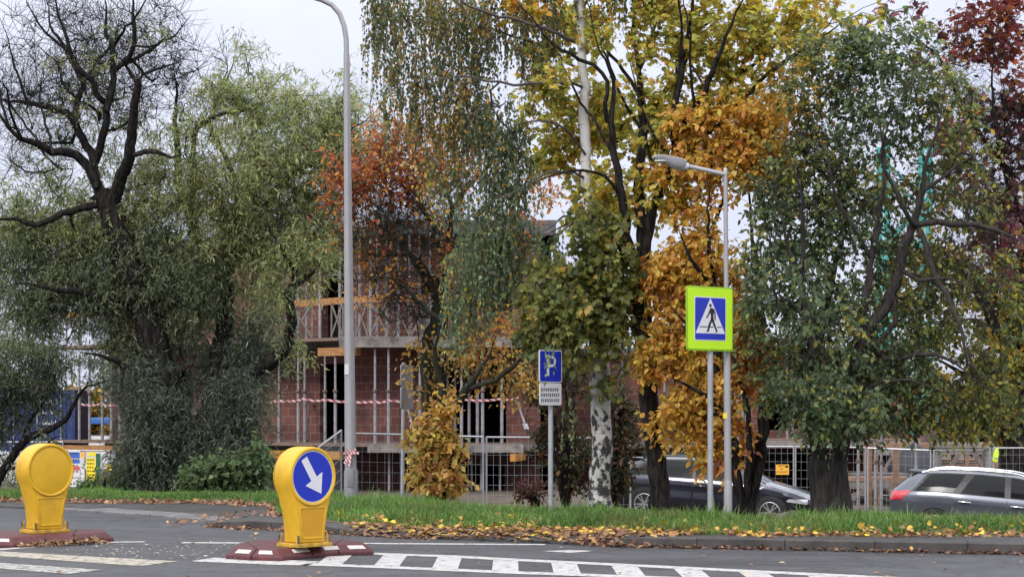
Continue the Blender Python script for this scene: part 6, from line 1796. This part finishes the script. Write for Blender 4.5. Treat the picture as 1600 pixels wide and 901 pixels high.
rdb = [(1565, 30, 70, 50, .9, 0), (1600, 90, 55, 60, .7, 0), (1510, 50, 50, 50, .45, 1), (1560, 170, 60, 60, .7, 1), (1600, 220, 60, 70, .8, 1), (1560, 280, 50, 50, .6, 1), (1490, 90, 22, 20, .6, 0), (1520, 95, 30, 20, .7, 0), (1500, 205, 40, 22, .55, 0), (1485, 215, 30, 18, .9, 0), (1595, 330, 50, 50, .7, 1), (1430, 20, 50, 30, .3, 1), (1545, 370, 40, 30, .5, 1), (1570, -60, 120, 50, 1, 0), (1490, 222, 34, 22, 1.2, 0, -1), (1520, 300, 60, 60, .35, 1, -.8), (1560, 390, 50, 50, .4, 1, -.6), (1460, 120, 40, 40, .3, 1)]
c, i_ = blob_points(rdb, 31, 300, rd.rng, 1.0)
bare, _ = blob_points([(1560, 250, 90, 120, 1, 0), (1500, 120, 80, 80, .6, 0), (1540, 420, 80, 60, .6, 0)], 31, 260, rd.rng, 1.0)
rd.grow(np.concatenate([c, bare]), up=.3); rd.wood(tip=.0045, minr=.004)
Tn = np.repeat(np.arange(len(bare)), 5); d = rnd_dirs(len(Tn), rd.rng) + (0, 0, .3); p0 = bare[Tn]; p1 = p0 + nrm(d) * .22; p2 = p1 + nrm(d + rd.rng.normal(size=d.shape) * .5) * .28
rd.twig_mesh(p0, p1, p2, .004, name='bare_twigs')
foliage(rd, c, i_, rdb, [RD, RP], 'maple', .075, 4, 5, .3, droop=.3, hang=.4, jit=.25, mixc=.5)

# ---------------------------------------------------------------- yellow tree with the big dark trunk
YG = [(3, (.34, .22, .03)), (2, (.27, .23, .04)), (1.5, (.16, .16, .04)), (1, (.08, .09, .035))]
YO = [(2, (.1, .11, .035)), (2, (.2, .18, .04)), (1, (.34, .22, .03))]
yt = Tree('deciduous_tree', 'massive dark trunk with yellow leaved branches standing behind the fence at the right edge', 'tree', (1587, 790), 53.5, M['bark'], 91)
yt.limb([(1590, 800, 30), (1588, 740, 27), (1586, 660, 26), (1588, 560, 22), (1596, 460, 17), (1604, 360, 12), (1610, 260, 7), (1612, 180, 3)], dy=.2)
yt.limb([(1587, 600, 11), (1560, 520, 9), (1530, 460, 7), (1500, 420, 5), (1470, 390, 3)], dy=-1.2)
yt.limb([(1586, 650, 9), (1550, 600, 7), (1500, 580, 5), (1450, 560, 3)], dy=1.0)
yt.limb([(1592, 500, 8), (1560, 420, 6), (1540, 350, 4), (1530, 300, 2)], dy=1)
ytb = [(1560, 560, 55, 70, 1.2, 0), (1590, 470, 55, 70, 1.2, 0), (1520, 440, 50, 50, .7, 0), (1450, 400, 60, 60, .5, 0), (1540, 640, 60, 40, .8, 0), (1460, 500, 55, 55, .5, 1), (1410, 450, 50, 60, .35, 1), (1600, 380, 50, 60, .8, 0), (1560, 330, 50, 40, .4, 0), (1480, 620, 60, 50, .5, 1), (1600, 640, 40, 40, .6, 1), (1640, 520, 60, 140, 1, 0)]
c, i_ = blob_points(ytb, 53.5, 420, yt.rng, 1.0)
yt.grow(c, up=.3, step=.3); yt.wood(tip=.007)
foliage(yt, c, i_, ytb, [YG, YO], 'oval', .16, 5, 5, .5, droop=.3, hang=.5, jit=.25, mixc=.5)

# ---------------------------------------------------------------- middle shrubs and bushes
SD = [(2, (.05, .045, .03)), (2, (.09, .07, .035)), (1, (.17, .09, .04)), (1.5, (.045, .055, .028))]
def shrub(name, label, base, Y, blobs, pals, n, size, seed, bark='bark', tpl='oval', stems=5, per=5, twl=.28, group=None, hang=.4):
    s = Tree(name, label, 'shrub', base, Y, M[bark], seed, group)
    bx, by = base
    top = min(b[1] for b in blobs)
    for k in range(stems):
        tx = bx + (blobs[k % len(blobs)][0] - bx) * s.rng.uniform(.6, 1.0); ty = by + (blobs[k % len(blobs)][1] - by) * s.rng.uniform(.8, 1.1)
        s.limb([(bx + s.rng.uniform(-4, 4), by + 8, 4), ((bx * .6 + tx * .4) + s.rng.uniform(-6, 6), by * .5 + ty * .5, 3), (tx, ty, 1.6)], dy=s.rng.uniform(-.6, .6))
    c, i_ = blob_points(blobs, Y, n, s.rng, .9)
    c[:, 2] = np.maximum(c[:, 2], ground_z(c[:, 0], c[:, 1]) + .1)
    s.grow(c, up=.3); s.wood(tip=.0035)
    foliage(s, c, i_, blobs, pals, tpl, size, per, 5, twl, droop=.3, hang=hang, jit=.25, mixc=.6, min_z=lambda x, y: ground_z(x, y) + .05)
    return s


shrub('shrub', 'dark brown green shrub between the parking sign post and the birch trunk', (885, 785), 37, [(865, 640, 40, 50, .8, 0), (890, 700, 45, 55, 1.3, 0), (850, 600, 25, 40, .4, 0), (905, 740, 35, 35, 1.2, 0), (885, 570, 30, 40, .8, 0), (855, 690, 25, 30, .5, 0), (900, 610, 25, 50, 1, 0)], [SD], 130, .08, 101, stems=7)
shrub('shrub', 'dark brown green shrub right of the birch trunk beside the dark car', (962, 785), 38, [(975, 690, 26, 35, .9, 0), (965, 735, 22, 35, 1.2, 0), (985, 650, 25, 25, .5, 0), (962, 640, 18, 40, .6, 0)], [SD], 90, .085, 102)
shrub('green_bush', 'low fresh green bush at the foot of the willow left of the arrow bollard', (345, 772), 38.6, [(345, 740, 56, 24, 1.2, 0), (320, 748, 35, 18, 1, 0), (385, 735, 28, 28, .7, 0), (398, 700, 16, 22, .2, 0)], [[(3, (.1, .155, .07)), (2, (.15, .21, .1)), (1, (.055, .085, .045))]], 150, .095, 103)
shrub('shrub', 'low dark reddish tangled bush just left of the parking sign post', (838, 782), 38.5, [(832, 772, 26, 8, 1, 0)], [[(2, (.09, .035, .03)), (1, (.05, .04, .025)), (1, (.14, .06, .04))]], 22, .06, 104)
shrub('weeds', 'tall green and yellow weeds in the grass below the coloured notices', (165, 772), 40.5, [(150, 762, 28, 8, 1, 0), (185, 758, 22, 12, 1, 0), (172, 748, 10, 12, .5, 1)], [[(2, (.09, .15, .05)), (1, (.13, .19, .06))], [(1, (.4, .32, .04)), (1, (.12, .17, .05))]], 45, .08, 105)
shrub('hedge', 'dark green hedge mass behind the container at the left edge', (-10, 775), 74, [(-30, 640, 60, 60, 1, 0), (30, 660, 40, 50, 1, 0)], [W_DARK], 90, .25, 106, twl=.7)

# ---------------------------------------------------------------- distant trees behind the site
far = [(-60, 100, 560, 90, 0), (40, 104, 585, 80, 1), (128, 96, 600, 46, 2), (200, 108, 570, 80, 0), (300, 102, 590, 90, 1), (1030, 112, 600, 70, 1), (1110, 105, 610, 60, 2), (1200, 110, 590, 80, 0), (1290, 104, 600, 70, 2), (1370, 114, 596, 80, 0), (1450, 106, 585, 70, 2), (1530, 112, 580, 80, 1), (1620, 108, 560, 90, 2), (1720, 112, 570, 90, 0), (-160, 106, 560, 90, 1)]
FP = [W_DARK, [(2, (.07, .09, .04)), (1, (.15, .14, .04)), (1, (.05, .065, .03))], [(2, (.3, .17, .035)), (1, (.36, .22, .03)), (1.5, (.1, .1, .035))]]
FN = ['dark green', 'olive green', 'orange yellow']
cnt = {0: 0, 1: 0, 2: 0}; tot = {k: sum(1 for f_ in far if f_[4] == k) for k in cnt}
for px, Y, top, rx, pal in sorted(far):
    s = Tree('distant_tree', f'{FN[pal]} distant tree beyond the building site, {ORD[cnt[pal]]} {FN[pal]} one from the left', 'tree', (px, 700), Y, M['bark'], 200 + px, 'distant trees beyond the site'); cnt[pal] += 1
    s.limb([(px, 720, 8), (px + 3, 670, 6), (px - 2, top + 50, 4), (px, top + 15, 2)])
    s.limb([(px, 668, 4), (px + rx * .4, 640, 3), (px + rx * .6, 620, 2)], dy=1); s.limb([(px, 672, 4), (px - rx * .4, 642, 3), (px - rx * .6, 622, 2)], dy=-1)
    bl = [(px, top + 35, rx * .55, 38, 1, pal), (px - rx * .45, top + 65, rx * .5, 42, 1, pal), (px + rx * .45, top + 62, rx * .5, 42, 1, pal), (px, 670, rx * .8, 30, .8, pal)]
    c, i_ = blob_points(bl, Y, 110, s.rng, .8); s.grow(c, up=.3, step=.5); s.wood(tip=.012)
    foliage(s, c, i_, bl, FP, 'oval', .24, 5, 5, .7, jit=.25, twr=.006)

# ================================================================ GRASS AND FALLEN LEAVES
g = np.random.default_rng(77)
def scatter(n, x0, x1, f0, f1):
    x = g.uniform(x0, x1, n); y = f0(x) + (f1(x) - f0(x)) * g.random(n)
    return x, y
vfb = lambda x: VF(x) - .03
cfb = lambda x: CF(x) + 1.6
def vnoise(x, y, s, seed=0):
    r = np.random.default_rng(seed); t = r.random((64, 64)); u = (x * s) % 64; v = (y * s) % 64
    i, j = np.floor(u).astype(int), np.floor(v).astype(int); fu, fv = u - i, v - j; fu = fu * fu * (3 - 2 * fu); fv = fv * fv * (3 - 2 * fv)
    a = t[i % 64, j % 64]; b = t[(i + 1) % 64, j % 64]; c = t[i % 64, (j + 1) % 64]; d = t[(i + 1) % 64, (j + 1) % 64]
    return (a * (1 - fu) + b * fu) * (1 - fv) + (c * (1 - fu) + d * fu) * fv
N0 = 260000
x, y = scatter(N0, -15, 14, vfb, cfb)
# uneven tufts: thin out at the edge and between tufts
dv = y - VF(x) - .35 * vnoise(x, y, 1.7, 1) - .3 * vnoise(x, y, 5, 4)
tuft = vnoise(x, y, 3.1, 2) * .65 + vnoise(x, y, 8, 3) * .35
kp = (dv > -.05) & (tuft > .24 - .0 * dv) & (g.random(N0) < np.clip(.35 + dv * 1.4, .25, 1))
x, y, dv, tuft = x[kp], y[kp], dv[kp], tuft[kp]
left = np.clip((-3.6 - x) / .6, 0, 1)
hgt = (.07 + .115 * tuft) * (1 - .45 * left) * np.clip(.55 + dv * .8, .5, 1) * np.exp(g.normal(size=len(x)) * .22)
hgt = hgt * (.7 + .65 * vnoise(x, y, 1.15, 8)); hgt = np.where(g.random(len(x)) < .02, hgt * 1.5, hgt)
pos = np.stack([x, y, ground_z(x, y) - .01], 1)
lean = np.stack([g.normal(size=len(x)) * .34, g.normal(size=len(x)) * .34, np.ones(len(x))], 1)
nor = np.stack([np.cos(a_ := g.uniform(0, 2 * math.pi, len(x))), np.sin(a_), np.zeros(len(x))], 1)
pal = pick([(4, (.125, .215, .055)), (3, (.16, .265, .075)), (2, (.075, .14, .04)), (.8, (.25, .28, .1)), (.35, (.33, .29, .15))], len(x), g)
pal *= np.exp(g.normal(size=(len(x), 1)) * .24)
pn = vnoise(x, y, .9, 5)[:, None]; dry = np.clip((vnoise(x, y, 1.4, 6)[:, None] - .62) * 3.5, 0, .75)
dry = dry * .55; pal = pal * (.62 + .5 * pn) * np.array((.88, .98, .85)) * (1 - dry) + np.array((.17, .15, .06)) * dry
gr = leaves('grass', 'blade', pos, lean, nor, hgt, np.clip(pal, .01, .5), M['grass'], width=g.uniform(.011, .021, len(x)))
struct(gr, 'stuff')

def litter(name, n, xs, ys, tpl, size, pal, lift=.012, tilt=.35, zf=None):
    z = (zf(xs, ys) if zf else ground_z(xs, ys)) + lift + g.random(len(xs)) * .03
    pos = np.stack([xs, ys, z], 1)
    d = np.stack([g.normal(size=len(xs)), g.normal(size=len(xs)), g.normal(size=len(xs)) * tilt], 1)
    no = np.stack([g.normal(size=len(xs)) * tilt, g.normal(size=len(xs)) * tilt - .15, np.ones(len(xs))], 1)
    c = pick(pal, len(xs), g) * np.exp(g.normal(size=(len(xs), 1)) * .2)
    o = leaves(name, tpl, pos, d, no, size * np.exp(g.normal(size=len(xs)) * .25), np.clip(c, .01, .7), M['dry_leaf'])
    return struct(o, 'stuff')
YL = [(3, (.5, .32, .05)), (3, (.44, .25, .07)), (2, (.36, .19, .07)), (1.5, (.24, .12, .05)), (1.2, (.52, .4, .04))]
BL = [(3, (.2, .11, .07)), (2, (.26, .15, .09)), (2, (.12, .06, .045)), (.5, (.36, .2, .08))]
def edge_sc(n, x0, x1, lo, hi):
    xx = g.uniform(x0, x1, n); return xx, VF(xx) + g.normal(size=n) * (hi - lo) / 4 + (lo + hi) / 2
def pz(x, y):
    return KH(x) + (ZV(x) - KH(x)) * np.clip((y - EF(x)) / np.maximum(VF(x) - EF(x), .05), 0, 1)
def anyz(x, y):
    return np.where(y < EF(x), 0.0, np.where(y < VF(x), pz(x, y), ground_z(x, y)))
ex, ey = edge_sc(1900, -2.5, 3.2, -.3, .65); kk_ = (vnoise(ex, ey, 1.6, 9) > .38) & (g.random(len(ex)) < np.interp(ex, [-2.5, -.6, .2, 2.6, 3.2], [.25, .4, 1, .9, .5])); ex, ey = ex[kk_], ey[kk_]; litter('fallen_leaves', 0, ex, ey, 'maple', .06, YL + BL, .012, .35, anyz)
ex, ey = edge_sc(750, 2.6, 9, -.2, .45); litter('fallen_leaves', 0, ex, ey, 'maple', .055, YL + [(14, (.22, .115, .065))], .01, .4, anyz)
ex, ey = edge_sc(3000, -14, -3.4, -.75, .1); litter('fallen_leaves', 0, ex, ey, 'oval', .065, BL + [(1, (.36, .2, .12))], .01, .45, anyz)
# on top of the grass
xx = g.uniform(-2.5, 8, 300); yy_ = VF(xx) + g.random(300) ** 1.5 * 2.2; litter('fallen_leaves', 0, xx, yy_, 'maple', .06, YL + [(2, (.3, .17, .07))], .07, .7, anyz)
# pavement strewn with flat leaves, and leaves in the gutter along the kerb
xx = g.uniform(-2.2, 1.4, 380); yy_ = EF(xx) + g.random(380) * (VF(xx) - EF(xx)); litter('fallen_leaves', 0, xx, yy_, 'maple', .07, BL + [(3, (.45, .3, .07))], .006, .2, anyz)
xx = g.uniform(1.1, 12, 1300); yy_ = EF(xx) - .03 - np.abs(g.normal(size=1300)) * .09; litter('fallen_leaves', 0, xx, yy_, 'oval', .055, [(3, (.1, .05, .04)), (2, (.16, .085, .055)), (2, (.06, .03, .028)), (.4, (.4, .24, .07))], .004, .3, lambda a, b: np.zeros_like(a))
xx = g.uniform(-4.3, -1.0, 420); yy_ = EF(xx) - .02 - np.abs(g.normal(size=420)) * .14; litter('fallen_leaves', 0, xx, yy_, 'oval', .06, BL, .004, .35, lambda a, b: np.zeros_like(a))
xx = 1.1 + g.normal(size=160) * .3; yy_ = EF(xx) + .02 + g.normal(size=160) * .12; litter('fallen_leaves', 0, xx, yy_, 'oval', .085, BL, .02, .6, anyz)
xx = g.uniform(-4.9, -3.3, 130); yy_ = g.uniform(28.8, 31.5, 130); litter('fallen_leaves', 0, xx, yy_, 'oval', .07, BL, .012, .4, anyz)
# against the left island and thinly over the carriageway
a, b2 = G(30, 855), G(163, 848); k = g.random(300); q = a[None] + (b2 - a)[None] * k[:, None]; q[:, :2] += np.stack([g.normal(size=300) * .05, -np.abs(g.normal(size=300)) * .07 + .03], 1)
litter('fallen_leaves', 0, q[:, 0], q[:, 1], 'oval', .058, BL + [(2, (.4, .25, .13))], .006, .6, lambda a_, b_: np.maximum(0, .05 * (1 - np.abs(k - .62) * 2)) * g.random(300))
xx = g.uniform(-7, 8, 160); yy_ = g.uniform(19, 27, 160); sel = yy_ < EF(xx) - .1; litter('fallen_leaves', 0, xx[sel], yy_[sel], 'oval', .06, BL + [(2, (.42, .32, .2))], .004, .12, lambda a_, b_: np.zeros_like(a_))
xx = g.uniform(-5.2, -2.6, 240); yy_ = g.uniform(22.2, 25, 240); litter('fallen_leaves', 0, xx, yy_, 'oval', .035, [(1, (.4, .37, .34)), (1, (.3, .24, .2))], .003, .08, lambda a_, b_: np.zeros_like(a_))
# ================================================================ SKY, LIGHT, CAMERA
wd = bpy.data.worlds.new('World'); SC.world = wd; wd.use_nodes = True
nt = wd.node_tree; ns = nt.nodes; L = nt.links
bg = ns['Background']
SUN_EL, SUN_AZ = R(38), R(207)      # azimuth clockwise from +y: behind the camera, slightly to the left
sky = ns.new('ShaderNodeTexSky'); sky.sky_type = 'NISHITA'; sky.sun_disc = False; sky.sun_elevation = SUN_EL; sky.sun_rotation = SUN_AZ; sky.dust_density = 4; sky.altitude = 100
tc = ns.new('ShaderNodeTexCoord'); sp = ns.new('ShaderNodeSeparateXYZ'); L.new(tc.outputs['Generated'], sp.inputs[0])
# overcast layer: bright towards the zenith, with soft cloud structure
rp = ramp(ns, [(0.0, (5.8, 6.1, 7.4)), (0.16, (6.5, 6.8, 8.1)), (0.5, (14.5, 14.6, 15.2)), (1.0, (19.5, 19.4, 19.6))]); L.new(sp.outputs[2], rp.inputs[0])
mpn = ns.new('ShaderNodeMapping'); mpn.inputs['Scale'].default_value = (1.3, 1.3, 4.5); L.new(tc.outputs['Generated'], mpn.inputs['Vector'])
nz = ns.new('ShaderNodeTexNoise'); nz.inputs['Scale'].default_value = 2.2; nz.inputs['Detail'].default_value = 6; L.new(mpn.outputs[0], nz.inputs['Vector'])
cr = ramp(ns, [(0.3, (.86, .875, .92)), (.7, (1.13, 1.12, 1.1))]); L.new(nz.outputs['Fac'], cr.inputs[0])
mu = ns.new('ShaderNodeMix'); mu.data_type = 'RGBA'; mu.blend_type = 'MULTIPLY'; mu.inputs[0].default_value = 1; L.new(rp.outputs[0], mu.inputs[6]); L.new(cr.outputs[0], mu.inputs[7])
mx = ns.new('ShaderNodeMix'); mx.data_type = 'RGBA'; mx.inputs[0].default_value = .9; L.new(sky.outputs[0], mx.inputs[6]); L.new(mu.outputs[2], mx.inputs[7])
L.new(mx.outputs[2], bg.inputs['Color']); bg.inputs['Strength'].default_value = .1

ld = bpy.data.lights.new('sun', 'SUN'); ld.energy = 1.5; ld.angle = R(14); ld.color = (1, .965, .92)
lo = bpy.data.objects.new('sun', ld); COL.objects.link(lo)
dirv = Vector((math.sin(SUN_AZ) * math.cos(SUN_EL), math.cos(SUN_AZ) * math.cos(SUN_EL), math.sin(SUN_EL)))
lo.rotation_euler = dirv.to_track_quat('Z', 'Y').to_euler(); lo.location = dirv * 60

cd = bpy.data.cameras.new('camera'); cd.sensor_width = 36; cd.lens = 36 * F / 1600; cd.shift_y = (HY - 450.5) / 1600; cd.clip_end = 4000; cd.clip_start = .1
co = bpy.data.objects.new('camera', cd); COL.objects.link(co); co.location = (0, 0, EH); co.rotation_euler = (R(90), 0, 0); SC.camera = co
SC.view_settings.view_transform = 'Standard'; SC.view_settings.look = 'None'; SC.view_settings.exposure = .45; SC.view_settings.gamma = 1
SC.render.engine = 'CYCLES'; SC.cycles.max_bounces = 8; SC.cycles.diffuse_bounces = 5; SC.cycles.glossy_bounces = 3; SC.cycles.transmission_bounces = 4; SC.cycles.use_denoising = True
